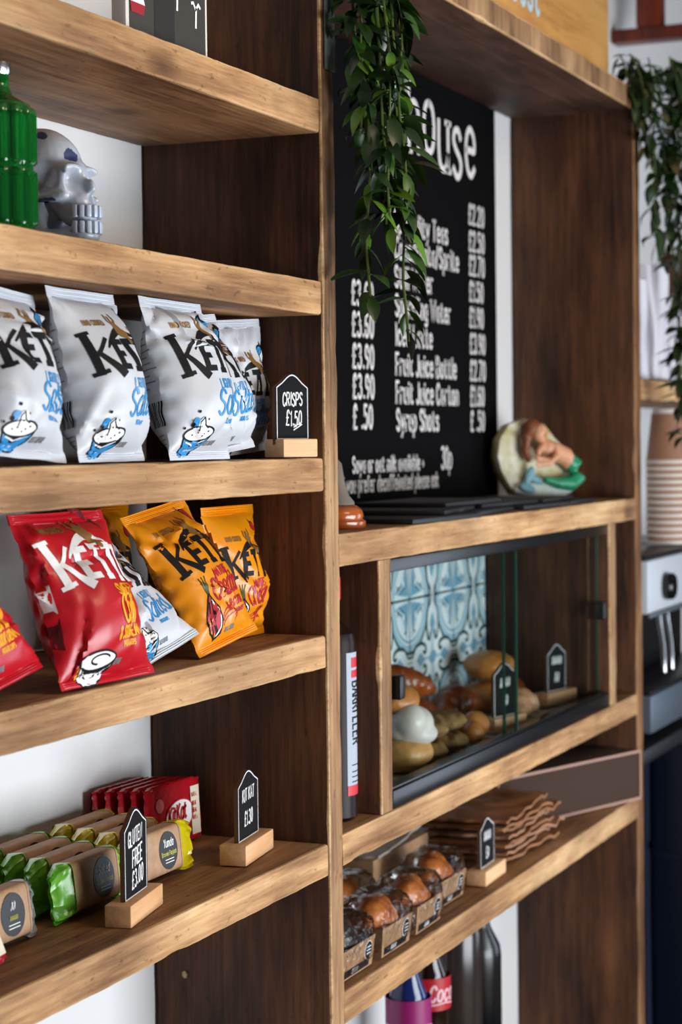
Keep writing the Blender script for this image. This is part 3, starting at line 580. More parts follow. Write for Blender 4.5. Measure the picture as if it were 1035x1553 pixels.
def choc_bar(loc, rot, label, group='red chocolate bars'):
    o = thing('chocolate_bar', label, 'chocolate bar', loc, rot, group); L, T, Hh = .116, .010, .072; b = MB()
    def sec(u, v):
        a = 2*pi*u; x = -L/2+L*v; ca, sa = cos(a), sin(a); e = .4; k = min(1, min(v, 1-v)*9); wv = .0008*sin(a*11+v*50)
        return Vector((x, T/2*(.2+.8*k)*abs(ca)**e*(1 if ca > 0 else -1)+wv, Hh/2+(Hh/2-.002*(k < 1))*abs(sa)**e*(1 if sa > 0 else -1)))
    b.grid(sec, 40, 24, 0, True)
    def mp(x, y, k): return Vector((x, -T/2-.0008-.0002*k, Hh/2+y))
    blot(b, oval(.006, -.003, .029, .018, 28, tilt=.12), mp, 1, 1); ribbon(b, oval(.006, -.003, .029, .018, 28, 0, 6.283, .12), .0015, mp, 2, k=2)
    text(b, 'KitKat', -.018, -.011, .018, .0032, mp, 0 if False else 2, sx=.62, shear=.2, slope=.12, k=3, gap=.1)
    blot(b, [(.031, -.029), (.049, -.029), (.049, .026), (.031, .026)], mp, 3, 1)
    for y in (.014, .004, -.004, -.012): text(b, ('BREAK', 'HAVE A', 'BREAK', 'TODAY')[int(abs(y)*100) % 4], .033, y, .0045, .0007, mp, 2, sx=.55, k=2)
    blot(b, oval(-.034, .014, .008, .008, 16), mp, 4, 1)
    b.obj('wrapper', [KR, PALE, mat('wrapper_crimson', 'b3121f', .4), mat('wrapper_cream', 'd8cdb8', .5), mat('wrapper_pink', 'd0707a', .5)], o, True, False)
    return o
k0 = choc_bar((1.948, .158, -.4515), (radians(-3), 0, radians(-4)), 'frontmost red chocolate bar of the upright stack, logo showing')
for i in range(1, 5):
    copy_thing(k0, (1.948-.006*i, .158+.0128*i, -.4515), (radians(-3), 0, radians(-4)), ('', 'second red chocolate bar from the front of the upright stack', 'middle red chocolate bar of the upright stack', 'second red chocolate bar from the back of the stack', 'rearmost red chocolate bar of the stack, against the wall')[i])
rest(choc_bar((1.393, .050, -.4520), (radians(-20), 0, radians(8)), 'red chocolate bar at the left edge of the lowest shelf', None), -.4505)
# ---------------------------------------------------------------- upper left ornaments
# seagull picture block
o = thing('seaside_picture', 'dark picture block with white rim, gulls and a red boat', 'picture', (1.731, .034, .3865), (0, 0, 0)); b = MB()
Wd, Ht = .170, .2; b.box((0, .008, Ht/2), (Wd, .016, Ht), 0, bev=.0015)
def mp(x, y, k): return Vector((x, -.0002-.0003*k, y))
blot(b, [(-Wd/2+.006, .006), (Wd/2-.006, .006), (Wd/2-.006, Ht-.006), (-Wd/2+.006, Ht-.006)], mp, 1, 1); blot(b, [(-.03, .006), (.012, .006), (.012, Ht-.006), (-.03, Ht-.006)], mp, 4, 2)
for gx, gy, s in ((-.024, .066, .9), (-.002, .082, .8), (.017, .06, 1), (.018, .084, .9), (.057, .05, 1), (-.045, .093, .9), (.04, .12, 1), (-.06, .13, 1)):
    ribbon(b, [(gx, gy-.015*s), (gx+.001, gy+.004*s)], .0035, mp, 2, k=3); ribbon(b, [(gx-.009*s, gy+.008*s), (gx-.005*s, gy+.009*s), (gx, gy+.003*s), (gx+.006*s, gy+.009*s), (gx+.010*s, gy+.006*s)], .003, mp, 2, k=3)
blot(b, [(-.076, .026), (-.052, .026), (-.049, .036), (-.078, .036)], mp, 3, 3); blot(b, [(-.078, .036), (-.049, .036), (-.052, .042), (-.076, .042)], mp, 2, 3)
ribbon(b, oval(-.066, .046, .006, .012, 12, 0, pi), .003, mp, 2, k=3); ribbon(b, [(-.066, .044), (-.066, .058)], .002, mp, 2, k=3)
b.obj('picture_block', [mat('rim_white', 'd8d0c6', .6), mat('slate_paint', '35302a', .55), PALE, mat('boat_red', '9a1424', .5), mat('slate_dark', '1c1814', .55)], o)
# skull
SK = mat('skull_glaze', '8e98a8', .28, var=.9, vscale=16, col2='c6ccd8', coat=.3); SKB = mat('skull_blue', '35426e', .4)
sk = MB()
sk.ell((0, .010, .068), (.036, .046, .035), nu=32, nv=20); sk.ell((0, -.026, .051), (.0275, .021, .027)); sk.ell((0, -.034, .034), (.019, .019, .018)); sk.ell((0, .008, .034), (.022, .028, .024))
for s_ in (-1, 1):
    sk.ell((s_*.0255, -.024, .0415), (.0065, .018, .005)); sk.ell((s_*.0215, -.004, .022), (.005, .011, .022)); sk.ell((s_*.013, -.0395, .0645), (.014, .006, .0045)); sk.tube([(s_*.0215, -.004, .008), (s_*.018, -.025, .008), (s_*.009, -.044, .010)], (.0065, .0065, .008), 10, 0, True)
sk.ell((0, -.045, .0285), (.016, .010, .009)); sk.ell((0, -.050, .048), (.0045, .006, .009)); sk.ell((0, -.046, .0095), (.015, .010, .0085)); sk.box((0, .004, .004), (.030, .046, .008))
DENT = [((s_*.0150, -.047, .0545), .0095, (0, .011, 0)) for s_ in (-1, 1)]+[((0, -.055, .0405), .0042, (0, .008, 0))]+[((s_*.036, -.022, .058), .011, (-s_*.006, 0, 0)) for s_ in (-1, 1)]+[((s_*.026, -.022, .027), .009, (-s_*.010, 0, 0)) for s_ in (-1, 1)]
def skd(p, n):
    q = p.copy()
    for c, r, d in DENT:
        k = math.exp(-(((q-Vector(c)).length/r)**2)**1.4); p = p+Vector(d)*k
    return p+n*.0007*nz(p, 60)
me = remesh(sk, .0015, [SK, SKB], 4, skd, lambda c: 1 if (nz(c, 60, 3) > .5 and c.z > .05) or (abs(c.z-.038) < .0012 and -.03 < c.y < .0 and c.x < 0) else 0, 'skull_head')
o = thing('ornamental_skull', 'small grey-blue ceramic skull in profile beside the green glass bottle', 'skull ornament', (1.600, .096, .1815), (0, 0, radians(-4))); o.scale = (1.0, .98, 1.10)
link('skull_head', me, o)
b = MB()
for row, z in ((0, .0285), (1, .0150)):
    for i in range(8):
        a = radians(-78+i*22.3); b.box((.0170*sin(a), -.0405-.0165*cos(a), z), (.0048, .005, .0105), 0, Matrix.Rotation(a, 3, 'Z'), .0012)
b.obj('teeth', mat('teeth_glaze', 'b9c2d2', .3), o); rest(o, .184)
# ribbed green bottle
GR = mat('green_glass', '14862f', .05, trans=.75, spec=.8)
o = thing('glass_bottle', 'ribbed green glass bottle at the left edge of the second shelf', 'bottle', (1.446, .052, .1850)); b = MB()
def gb(u, v):
    a = 2*pi*u; pr = ((0, .030), (.004, .0325), (.10, .0325), (.108, .030), (.116, .016), (.124, .0125), (.134, .0125)); z = .134*v
    for (z0, r0), (z1, r1) in zip(pr, pr[1:]):
        if z0 <= z <= z1: r = r0+(r1-r0)*(z-z0)/(z1-z0); break
    if .004 < z < .106: r *= 1+.10*abs(sin(a*7))*(0 if abs(z-.055) < .003 else 1)
    return Vector((r*cos(a), r*sin(a), z))
b.grid(gb, 144, 67, 0, True); b.f.append(tuple(range(144))[::-1]); b.m.append(0); b.obj('bottle_glass', GR, o)
b = MB(); b.lathe([(.0135, 0), (.0145, .002), (.0145, .010), (.011, .0125), (.002, .013)], 24, (0, 0, .1335)); b.obj('silver_stopper', mat('silver', 'c8c8c8', .2, 1), o)
o = thing('ceramic_vase', 'white ceramic vase with blue trim behind the green bottle', 'vase', (1.643, .168, .1830)); b = MB()
b.lathe([(.018, 0), (.027, .010), (.031, .045), (.027, .085), (.017, .108), (.015, .118), (.021, .132), (.022, .137), (.018, .137), (.012, .12)], 28, (0, 0, 0), mf=lambda j: 1 if j in (4, 6) else 0)
b.obj('vase_body', [mat('vase_white', 'cfd3dc', .25), mat('vase_blue', '2b3358', .3)], o)
# ---------------------------------------------------------------- menu board
o = thing('menu_board', 'large black menu board with white lettering behind the counter', 'menu board', (0, 0, 0)); b = MB()
b.box((2.665, .218, .236), (1.19, .012, .674), 1)
def mp(x, y, k): return Vector((x, .2114-.0002*k, y))
LET = 0
text(b, 't', 2.735, .447, .118, .013, mp, 0, slab=.22); xx = 2.845
for ch, dy in zip('house', (0, .008, -.012, -.016, -.006)): xx = text(b, ch, xx, .450+dy, .110, .0115, mp, 0, slab=.26, sx=.86, gap=.2)
rows = (('Tea', .364, '2.20'), ('Speciality Teas', .3195, '2.50'), ('Coke/Fanta/Sprite', .2790, '2.70'), ('Still Water', .2355, '1.50'), ('Sparkling Water', .192, '1.90'), ('Iced Latte', .148, '3.90'), ('Fruit Juice Bottle', .103, '2.70'), ('Fruit Juice Carton', .060, '1.60'), ('Syrup Shots', .018, ' .50'))
for s, z, p in rows:
    text(b, s, 2.780, z, .0315, .0048, mp, 0, slab=.24, sx=.80, gap=.2); text(b, '£'+p, 3.118, z, .0315, .0048, mp, 0, slab=.24, sx=.82, gap=.2)
for p, z in (('3.60', .200), ('3.60', .1545), ('3.90', .1085), ('3.90', .065), (' .50', .021)): text(b, '£'+p, 2.610, z, .033, .0050, mp, 0, slab=.24, sx=.82, gap=.2)
text(b, 'Soya or oat milk available +', 2.606, -.0435, .0225, .0036, mp, 0, slab=.22, sx=.76, gap=.19); text(b, '30p', 2.975, -.0435, .034, .0046, mp, 0, slab=.2, sx=.8)
text(b, 'If you prefer decaffeinated please ask', 2.560, -.072, .0225, .0036, mp, 0, slab=.22, sx=.74, gap=.18)
b.obj('board_panel', [mat('menu_lettering', 'd9d3d0', .7), mat('menu_black', '09090a', .8, spec=.05)], o, False, False)
# ---------------------------------------------------------------- counter items
SLATE = mat('slate', '1d1d20', .6, bump=.3, bscale=70)
slates = ((2.42, .075, .22, .16, -4, 0), (2.66, .09, .22, .15, 5, 0), (2.90, .085, .20, .15, -3, 0), (3.10, .09, .18, .15, 4, 0), (2.52, .095, .2, .15, 8, 1), (2.80, .105, .22, .14, -4, 1), (3.02, .10, .2, .14, 3, 1), (2.66, .115, .24, .14, 0, 2))
for i, (x, y, w_, d_, a, lv) in enumerate(slates):
    b = MB(); b.box((0, 0, .0032), (w_, d_, .006), 0, bev=.0012); o = b.obj('slate_board', SLATE); o.location = (x, y, -.1037+.0064*lv); o.rotation_euler = (0, 0, radians(a))
    tag(o, 'thin black slate serving board lying %s' % ('flat on the counter, nearest the orange-brown base', 'second from the left in the bottom layer', 'third from the left in the bottom layer', 'on the counter, in front of the mermaid ornament', 'in the second layer of slates, leftmost', 'in the second layer of slates, middle one', 'in the second layer of slates, nearest the mermaid', 'on top of the slate pile')[i], 'slate', 'slates on the counter')
o = thing('cone_ornament', 'grey cone ornament on a varnished orange-brown wooden base', 'ornament', (2.185, .058, -.1035))
b = MB(); b.lathe([(.036, 0), (.0375, .003), (.0375, .008), (.0335, .011), (.035, .015), (.033, .022), (.026, .0275), (.010, .0285)], 40); b.obj('wooden_base', mat('orange_varnish', 'a8521c', .22, coat=.4), o)
b = MB(); b.lathe([(.024, .0285), (.0235, .032), (.017, .040), (.0125, .055), (.009, .078), (.004, .084)], 32); b.obj('cone', mat('taupe_matt', '6d635a', .7), o)
# mermaid
o = thing('mermaid_ornament', 'painted plaster mermaid lying on a speckled shell plaque', 'ornament', (3.243, .134, -.0967), (radians(-6), 0, radians(-33)))
pl = [(-.058, .004), (-.03, .0), (.06, .0), (.073, .02), (.07, .06), (.062, .085), (.045, .098), (.02, .125), (-.02, .135), (-.06, .126), (-.083, .1), (-.09, .07), (-.085, .045), (-.07, .02)]
b = MB(); n = len(pl)
def plf(d, k): return [((x-0)*k, d, .065+(y-.065)*k) for x, y in pl]
lay = [plf(.012, .97), plf(.0, 1.0), plf(-.008, .97), plf(-.011, .85), plf(-.009, .55), plf(-.008, .2)]
vs = [(p[0], p[1]+.0015*nz(p, 90), p[2]) for l in lay for p in l]; fs = [(j*n+i, j*n+(i+1) % n, (j+1)*n+(i+1) % n, (j+1)*n+i) for j in range(len(lay)-1) for i in range(n)]; fs += [tuple(range(n))[::-1], tuple((len(lay)-1)*n+i for i in range(n))]
b.add(vs, fs, [0 if (j < 1) else 1 for j in range(len(lay)-1) for i in range(n)]+[0, 1]); b.obj('shell_plaque', [mat('shell_rim', 'b5a850', .5), mat('shell_speckle', 'dcdccf', .5, var=.7, vscale=38, col2='a09034')], o)
SKIN = mat('painted_skin', 'cf9470', .45); sk = MB()
sk.ell((-.012, -.030, .108), (.0135, .0125, .016), rot=Matrix.Rotation(.5, 3, 'Y')); sk.ell((-.005, -.04, .103), (.005, .005, .005)); sk.tube([(-.008, -.026, .096), (.002, -.026, .083), (.022, -.027, .074), (.046, -.024, .066), (.056, -.022, .054)], (.007, .0155, .017, .0165, .014), 12, 0, True)
sk.tube([(-.004, -.03, .086), (-.022, -.036, .074), (-.03, -.038, .064), (-.006, -.045, .056)], (.007, .006, .0055, .005), 10, 0, True); sk.tube([(.016, -.037, .082), (.008, -.046, .064), (-.008, -.046, .052), (-.026, -.042, .052)], (.007, .006, .005, .0045), 10, 0, True)
for f in range(4): sk.tube([(-.026+.001*f, -.042, .052+f*.0028-.004), (-.034, -.044, .051+f*.003-.004)], (.0017, .0014), 6, 0, True)
me = remesh(sk, .0016, [SKIN], 3, lambda p, n_: p-n_*.0012*sum(math.exp(-((p-Vector(c)).length/.0028)**2) for c in ((-.017, -.0415, .111), (-.006, -.0425, .109), (-.010, -.042, .1))), None, 'figure'); link('figure', me, o)
sk = MB(); sk.ell((-.02, -.022, .115), (.018, .014, .017)); sk.tube([(-.024, -.026, .116), (-.038, -.026, .10), (-.040, -.024, .078), (-.034, -.022, .062)], (.010, .011, .009, .005), 10, 0, True)
link('hair', remesh(sk, .002, [mat('painted_auburn', '7a3f1e', .5, bump=.4, bscale=120)], 2, None, None, 'hair'), o)
sk = MB(); sk.tube([(.05, -.022, .062), (.066, -.024, .048), (.068, -.027, .030), (.050, -.030, .018), (.022, -.030, .020), (.0, -.026, .026)], (.015, .0165, .0155, .013, .010, .006), 14, 0, True)
link('tail', remesh(sk, .002, [mat('painted_green', '1f9c6c', .35, var=.7, vscale=60, col2='12724e')], 3, None, None, 'tail'), o)
b = MB(); b.ell((-.034, -.022, .034), (.008, .005, .019), rot=Matrix.Rotation(.5, 3, 'Y')); b.ell((-.040, -.022, .013), (.018, .005, .008), rot=Matrix.Rotation(.3, 3, 'Y')); b.ell((-.02, -.02, .028), (.018, .005, .007), rot=Matrix.Rotation(.4, 3, 'Y')); b.obj('tail_fin', mat('painted_teal', '6fa3b0', .4), o)
b = MB(); b.ell((.0, -.013, .012), (.062, .010, .013)); b.ell((.028, -.014, .01), (.04, .011, .012)); b.obj('foam_base', mat('painted_foam', 'cfe0e2', .5, var=.6, vscale=60, col2='b8c8b0'), o)
# ---------------------------------------------------------------- glass case
ANOD = mat('anodised_black', '0d0d10', .3); o = case = thing('glass_case', 'glass-fronted pastry case with black rails below the counter', 'display case', (2.724, .0, -.450))
def bx(name, c, d, m, parent, bev=.001):
    b = MB(); b.box(c, d, 0, bev=bev); return b.obj(name, m, parent)
bx('top_rail', (0, .016, .2985), (.992, .022, .016), ANOD, case); bx('bottom_rail', (0, .018, .011), (.992, .030, .021), ANOD, case); bx('bottom_track', (0, .010, .0225), (.992, .004, .004), ANOD, case)
PANE = glassy('case_glass', 'eef4f1', .0, .8, .01); EDGE = mat('glass_edge_green', '2f5a4c', .1, trans=.3)
for x0, x1, y in ((-.494, .016, .010), (-.004, .494, .022)):
    b = MB(); xc, wd = (x0+x1)/2, x1-x0; b.add([(x0, y, .022), (x1, y, .022), (x1, y, .292), (x0, y, .292)], [(0, 1, 2, 3)], 0)
    for xx in (x0, x1): b.box((xx, y+.002, .157), (.004, .004, .27), 1)
    b.obj('glass_pane', [PANE, EDGE], case, False, False)
for x, y, z in ((-.479, .003, .148), (.484, .014, .162)):
    bx('handle', (x, y, z), (.018, .016, .03), BLACK, case, .003)
# patterned tiles behind the case
TW = mat('tile_white', 'e6f0f4', .25); TB = mat('tile_blue', 'a8cbdc', .25); TM = mat('tile_mid', '79a9c2', .25); TD = mat('tile_dark', '3a5456', .25)
b = MB(); b.box((2.744, .2265, -.3), (.952, .003, .296), 3)
def tile(x0, z0, s):
    def cl(x, z): return min(max(x, 2.268), 3.2205), min(max(z, -.447), -.153)
    def mp(x, y, k):
        X, Zz = cl(x0+s*(.5+x), z0+s*(.5+y)); return Vector((X, .2248-.00016*k, Zz))
    g = .491; blot(b, [(-g, -g), (g, -g), (g, g), (-g, g)], mp, 0, 1, 4)
    for sx in (-1, 1):
        for sy in (-1, 1):
            arc = lambda r, n=15: [(sx*.5-sx*r*cos(pi/2*i/(n-1)), sy*.5-sy*r*sin(pi/2*i/(n-1))) for i in range(n)]
            ribbon(b, [(max(-g, min(g, x)), max(-g, min(g, y))) for x, y in arc(.425)], .028, mp, 3, .02, 2); ribbon(b, arc(.385), .05, mp, 1, .02, 2); ribbon(b, arc(.335), .02, mp, 2, .02, 2)
            blot(b, [(sx*g, sy*g), (sx*.44, sy*.18), (sx*.40, sy*.30), (sx*.34, sy*.34), (sx*.30, sy*.40), (sx*.18, sy*.44)], mp, 1, 3)
            blot(b, [(sx*.47, sy*.47), (sx*.455, sy*.25), (sx*.42, sy*.36), (sx*.36, sy*.42), (sx*.25, sy*.455)], mp, 2, 4)
            blot(b, oval(sx*.36, sy*.36, .05, .016, 10, tilt=-sx*sy*pi/4+pi/2), mp, 0, 4); blot(b, oval(sx*.245, sy*.40, .028, .008, 8, tilt=sx*sy*1.1), mp, 3, 4); blot(b, oval(sx*.40, sy*.245, .028, .008, 8, tilt=sx*sy*.5), mp, 3, 4)
    for q in range(4):
        ca, sa = cos(q*pi/2), sin(q*pi/2); R = lambda x, y: (x*ca-y*sa, x*sa+y*ca)
        for s_ in (-1, 1):
            lob = [R(x, y*s_) for x, y in ((.49, .03), (.44, .045), (.37, .115), (.25, .13), (.165, .105), (.15, .065), (.19, .05), (.21, .075))]
            ribbon(b, catmull([p for p in lob], 4), .030, mp, 3, .02, 5); inn = [R(x, y*s_) for x, y in ((.49, .012), (.43, .02), (.36, .085), (.26, .095), (.20, .085))]
            ribbon(b, catmull(inn, 4), .034, mp, 0, .02, 6)
        blot(b, [R(x, y) for x, y in ((.36, 0), (.27, .055), (.17, 0), (.27, -.055))], mp, 2, 6); ribbon(b, [R(.02, 0), R(.16, 0)], .03, mp, 1, .02, 5); ribbon(b, [R(.16, .012), R(.02, .05)], .012, mp, 0, .02, 6)
    blot(b, oval(0, 0, .075, .05, 16, tilt=.3), mp, 2, 6)
for i in range(-3, 2):
    for j in (-1, 0, 1): tile(2.859+.2*i, -.446+.2*j if j >= 0 else -.646, .2)
o = struct(b.obj('wall_back_tiles', [TW, TB, TM, TD], None, False, False))
# tray liner and pastries
b = MB(); b.grid(lambda u, v: Vector((2.24+.97*u, .035+.18*v, -.4496+.0035+.002*sin(u*120+v*9))), 120, 6, lambda u, v: 1 if (int(u*60) % 3 == 0) else 0); o = b.obj('tray_liner', [mat('liner_cream', 'b0a184', .7), mat('liner_print', '6a5a44', .7)]); tag(o, 'striped paper liner under the pastries in the glass case', 'tray liner')
def crust(name, a, b_, r=.4): return mat(name, a, r, var=.9, vscale=26, col2=b_, bump=.5, bscale=55)
GOLDC = crust('golden_crust', 'd8944a', '9c5824'); BROWN = crust('brown_crust', '9a4c1c', '5a2409', .28); COOK = crust('cookie_crumb', '9c7a44', '6a4c24', .8); PALEC = crust('pale_crust', 'd6a468', 'a8743c')
def lump(name, mb, m, loc, label, cat, yaw=0, amp=.002, fr=45, voxel=.003, group=None, roll=0):
    me = remesh(mb, voxel, m, 3, lambda p, n: p+n*(amp*nz(p, fr)+amp*.5*nz(p, fr*2.5)), None, name)
    o = link(name, me); o.location = loc; o.rotation_euler = (0, radians(roll), radians(yaw)); return tag(o, label, cat, group)
ZP = -.4415
# iced bun: base, icing, lid
def bun_lump():
    o = thing('iced_bun', 'cream-filled bun with white icing at the left end of the glass case', 'bun', (2.452, .078, ZP)); o.scale = (1.06, 1.0, 1.12); b = MB(); b.ell((0, 0, .022), (.042, .042, .024)); b.ell((0, 0, .010), (.034, .034, .012))
    link('bun_base', remesh(b, .003, [PALEC], 3, lambda p, n: p+n*.0015*nz(p, 50), None, 'bun_base'), o)
    b = MB(); b.ell((0, -.004, .056), (.038, .038, .024)); b.ell((.006, -.016, .044), (.036, .030, .014)); b.ell((-.018, -.018, .062), (.024, .022, .022)); link('icing', remesh(b, .003, [mat('icing', 'd9d2cc', .35, sss=.1)], 4, lambda p, n: p+n*.002*nz(p, 40), None, 'icing'), o)
    b = MB(); b.ell((-.006, .008, .084), (.036, .034, .020)); link('bun_lid', remesh(b, .003, [GOLDC], 3, lambda p, n: p+n*.0015*nz(p, 50), None, 'bun_lid'), o)
bun_lump()
def disc(r, h, seed=0):
    b = MB(); b.ell((0, 0, h*.5), (r, r, h*.5))
    for i in range(9): a = i*2*pi/9+seed; b.ell((r*.62*cos(a), r*.62*sin(a), h*.6), (r*.3, r*.3, h*.42))
    return b
for i, (x, y, z, l) in enumerate(((2.540, .086, 0, 'lumpy oat cookie at the bottom beside the iced bun'), (2.628, .086, 0, 'lumpy oat cookie at the bottom nearest the orange-brown roll'), (2.552, .088, .0285, 'lumpy oat cookie on top, nearer the iced bun'), (2.636, .092, .0285, 'lumpy oat cookie on top, nearer the orange-brown roll'))): lump('oat_cookie', disc(.038, .026, i), [COOK], (x, y, ZP+z), l, 'cookie', 20*i, .003, 70, group='oat cookies in the glass case')
def roll_l(L, r, bend=.0, n=5):
    b = MB()
    for k in range(n):
        t = (k-(n-1)/2)/(n/2); q = 1-.55*abs(t)**1.6
        b.ell((t*L/2*.86, bend*t*t, r*q*1.02), (L*.62/n, r*1.08*q, r*q), rot=Matrix.Rotation(.22, 3, 'Z'))
    b.tube([(-L/2+r*.4, bend, r*.42), (-L/4, bend*.3, r*.75), (0, 0, r*.9), (L/4, bend*.3, r*.75), (L/2-r*.4, bend, r*.42)], (r*.36, r*.68, r*.85, r*.68, r*.36), 14, 0, True)
    return b
lump('pastry_roll', roll_l(.09, .022, 0, 3), [GOLDC], (2.725, .072, ZP), 'short golden pastry roll at the front before the chalk board', 'pastry', 14, .0015)
cg = 'brown croissants in the case'
lump('croissant', roll_l(.17, .031, -.02), [BROWN], (2.53, .172, ZP), 'glossy dark-brown croissant against the tiles, leftmost', 'croissant', 0, .002, group=cg)
lump('croissant', roll_l(.17, .032, -.015, 7), [BROWN], (2.715, .165, ZP), 'glossy dark-brown croissant in the middle of the case', 'croissant', 4, .002, group=cg)
lump('croissant', roll_l(.18, .028, -.02, 7), [BROWN], (2.640, .166, ZP+.064), 'golden-brown croissant lying on top of the others', 'croissant', -6, .002, group=cg)
lump('croissant', roll_l(.16, .030, -.01), [BROWN], (2.895, .165, ZP), 'brown croissant behind the chalk board, right of the pane joint', 'croissant', -4, .002, group=cg)
lump('sugared_pastry', roll_l(.12, .025, -.01), [crust('sugar_crust', 'd8b088', '9a5a2c')], (2.965, .080, ZP), 'pale sugar-glazed pastry right of the middle chalk board', 'pastry', 4, .002)
def bunb(r, h): b = MB(); b.ell((0, 0, h*.5), (r, r, h*.5)); b.ell((0, 0, h*.3), (r*.9, r*.9, h*.3)); return b
bg_ = 'bread buns in the case'
lump('bread_bun', bunb(.046, .050), [GOLDC], (3.045, .160, ZP), 'round bread bun at the bottom of the stacked pair', 'bun', 0, .001, group=bg_); lump('bread_bun', bunb(.044, .048), [GOLDC], (3.040, .156, ZP+.0515), 'round bread bun on top of the stacked pair', 'bun', 0, .001, group=bg_)
lump('bread_bun', bunb(.038, .05), [BROWN], (3.140, .165, ZP), 'darker bread bun behind the right-hand chalk board', 'bun', 0, .001, group=bg_)
# ---------------------------------------------------------------- bottles beside the case
def wine(loc, yaw, label, tint):
    o = thing('glass_bottle', label, 'bottle', loc, (0, 0, radians(yaw)), 'tall bottles beside the case'); b = MB()
    b.lathe([(.026, 0), (.031, .004), (.031, .212), (.029, .222), (.015, .234), (.0125, .242), (.0125, .272), (.004, .272)], 40); b.obj('bottle_glass', mat('dark_bottle', '1c0c08', .35, spec=.12), o)
    b = MB(); b.lathe([(.0135, .262), (.014, .264), (.014, .288), (.012, .290), (.003, .290)], 24); b.obj('red_cap', mat('cap_red', 'c01426', .35), o)
    def mp(x, y, k): a = -pi/2+x/.031; r = .0312+.0002*k; return Vector((r*cos(a), r*sin(a), y))
    b = MB(); b.grid(lambda u, v: mp(-.038+.076*u, .03+.17*v, 1), 24, 4, lambda u, v: 0); 
    for y0, y1 in ((.182, .194), (.170, .179), (.030, .042)): b.grid(lambda u, v: mp(-.030+.06*u if y0 > .1 else -.038+.076*u, y0+(y1-y0)*v, 2), 16, 1, 1)
    for r_ in (-1, 1):
        for i, ch in enumerate('BARRILLER'):
            ss, wd = GL[ch]
            for st, sm in ss: ribbon(b, [(r_*.018-.010+p[1]*.020, .165-i*.0085-p[0]*.012) for p in st], .0022, mp, 2, .004, 3)
    for y in (.046, .052, .058, .066): ribbon(b, [(-.03, y), (.03, y)], .0012, mp, 2, .005, 3)
    b.obj('paper_label', [mat('label_paper', 'a4adba', .6), mat('label_red', 'c41626', .5), INK], o, True, False); return o
bt = wine((2.146, .050, -.4490), 42, 'dark bottle with red cap and white label left of the glass case', None)
copy_thing(bt, (3.327, .085, -.4490), (0, 0, radians(10)), 'bottle with red and white label in the slot right of the glass case')
# ---------------------------------------------------------------- lower right shelf
FILM = glassy('cellophane', 'fbfbfb', .0, .9, .06, .5, 42)
CAKE = crust('loaf_top', 'c87a34', '86431a', .35); CHOC = crust('chocolate_top', '2c1a14', '140b08', .5)
def loaf(loc, yaw, label, cake, dark=False, seed=0):
    o = thing('loaf_cake', label, 'loaf cake', loc, (0, 0, radians(yaw)), 'wrapped loaf cakes on the bottom right shelf'); L, Wd, Hh = .100, .064, .036; b = MB()
    lo = [(-L/2+.004, -Wd/2+.004), (L/2-.004, -Wd/2+.004), (L/2-.004, Wd/2-.004), (-L/2+.004, Wd/2-.004)]; hi = [(-L/2, -Wd/2), (L/2, -Wd/2), (L/2, Wd/2), (-L/2, Wd/2)]; e = .0012
    vs = [(x, y, .003) for x, y in lo]+[(x, y, .003+Hh) for x, y in hi]+[(x*.972, y*.96, .003+Hh) for x, y in hi]+[(x*.97, y*.96, .006) for x, y in lo]
    b.add(vs, [(0, 3, 2, 1), (8+4, 8+5, 8+6, 8+7)]+[(i, (i+1) % 4, 4+(i+1) % 4, 4+i) for i in range(4)]+[(4+i, 4+(i+1) % 4, 8+(i+1) % 4, 8+i) for i in range(4)]+[(8+i, 8+(i+1) % 4, 12+(i+1) % 4, 12+i) for i in range(4)], 0)
    def mp(x, y, k): return Vector((x, -Wd/2+.004-.004*(y-.003)/Hh-.0003*k, y))
    b.grid(lambda u, v: mp(-.040+.075*u, .005+.009*v, 1), 6, 1, 1); text(b, '~~~~~~', -.018, .007, .006, .0008, mp, 2, k=2, sx=.8, shear=.2)
    blot(b, oval(.030, .024, .0115, .0115, 22), mp, 2, 1); blot(b, oval(.030, .024, .0105, .0105, 22), mp, 1, 2)
    for y in (.020, .024, .028): ribbon(b, [(.0235, y), (.0365, y)], .0011, mp, 2, k=3)
    for i in range(9): blot(b, oval(-.036+.005*i, .032+.002*sin(i*2), .0014, .0012, 6), mp, 1, 1)
    b.obj('card_tray', [KRAFT, INK, CHALK], o, False)
    c = MB(); c.ell((0, 0, .033), (L*.455, Wd*.44, .026)); c.ell((0, 0, .022), (L*.44, Wd*.43, .018)); c.ell((.012, .004, .048), (L*.28, Wd*.30, .020)); c.ell((-.016, -.004, .047), (L*.26, Wd*.31, .019))
    link('cake', remesh(c, .0028, [cake], 2, lambda p, n: p+n*(.0022*nz(p, 42, seed)+.001*nz(p, 110, seed)), None, 'cake'), o)
    f = MB()
    def shell(u, v):
        a = 2*pi*u; t = v*2-1; k = max(0, 1-abs(t)**5)**.35; x = (L/2+.006)*t; ca, sa = cos(a), sin(a); ex = .55
        y = (Wd/2+.003)*k*abs(ca)**ex*(1 if ca > 0 else -1)+(1-k)*.02*ca; z = .037+.0355*k*abs(sa)**ex*(1 if sa > 0 else -1)
        d = .0035*nz((x*34, a*2.2, seed*3.1))+.0018*nz((x*90, a*5, seed))
        return Vector((x+.003*nz((a*2, seed, t)), y+d*ca, max(.0008, z+d*sa)))
    f.grid(shell, 64, 40, 0, True); f.obj('film_wrapper', FILM, o, True, False); return o
ZL = -.6315
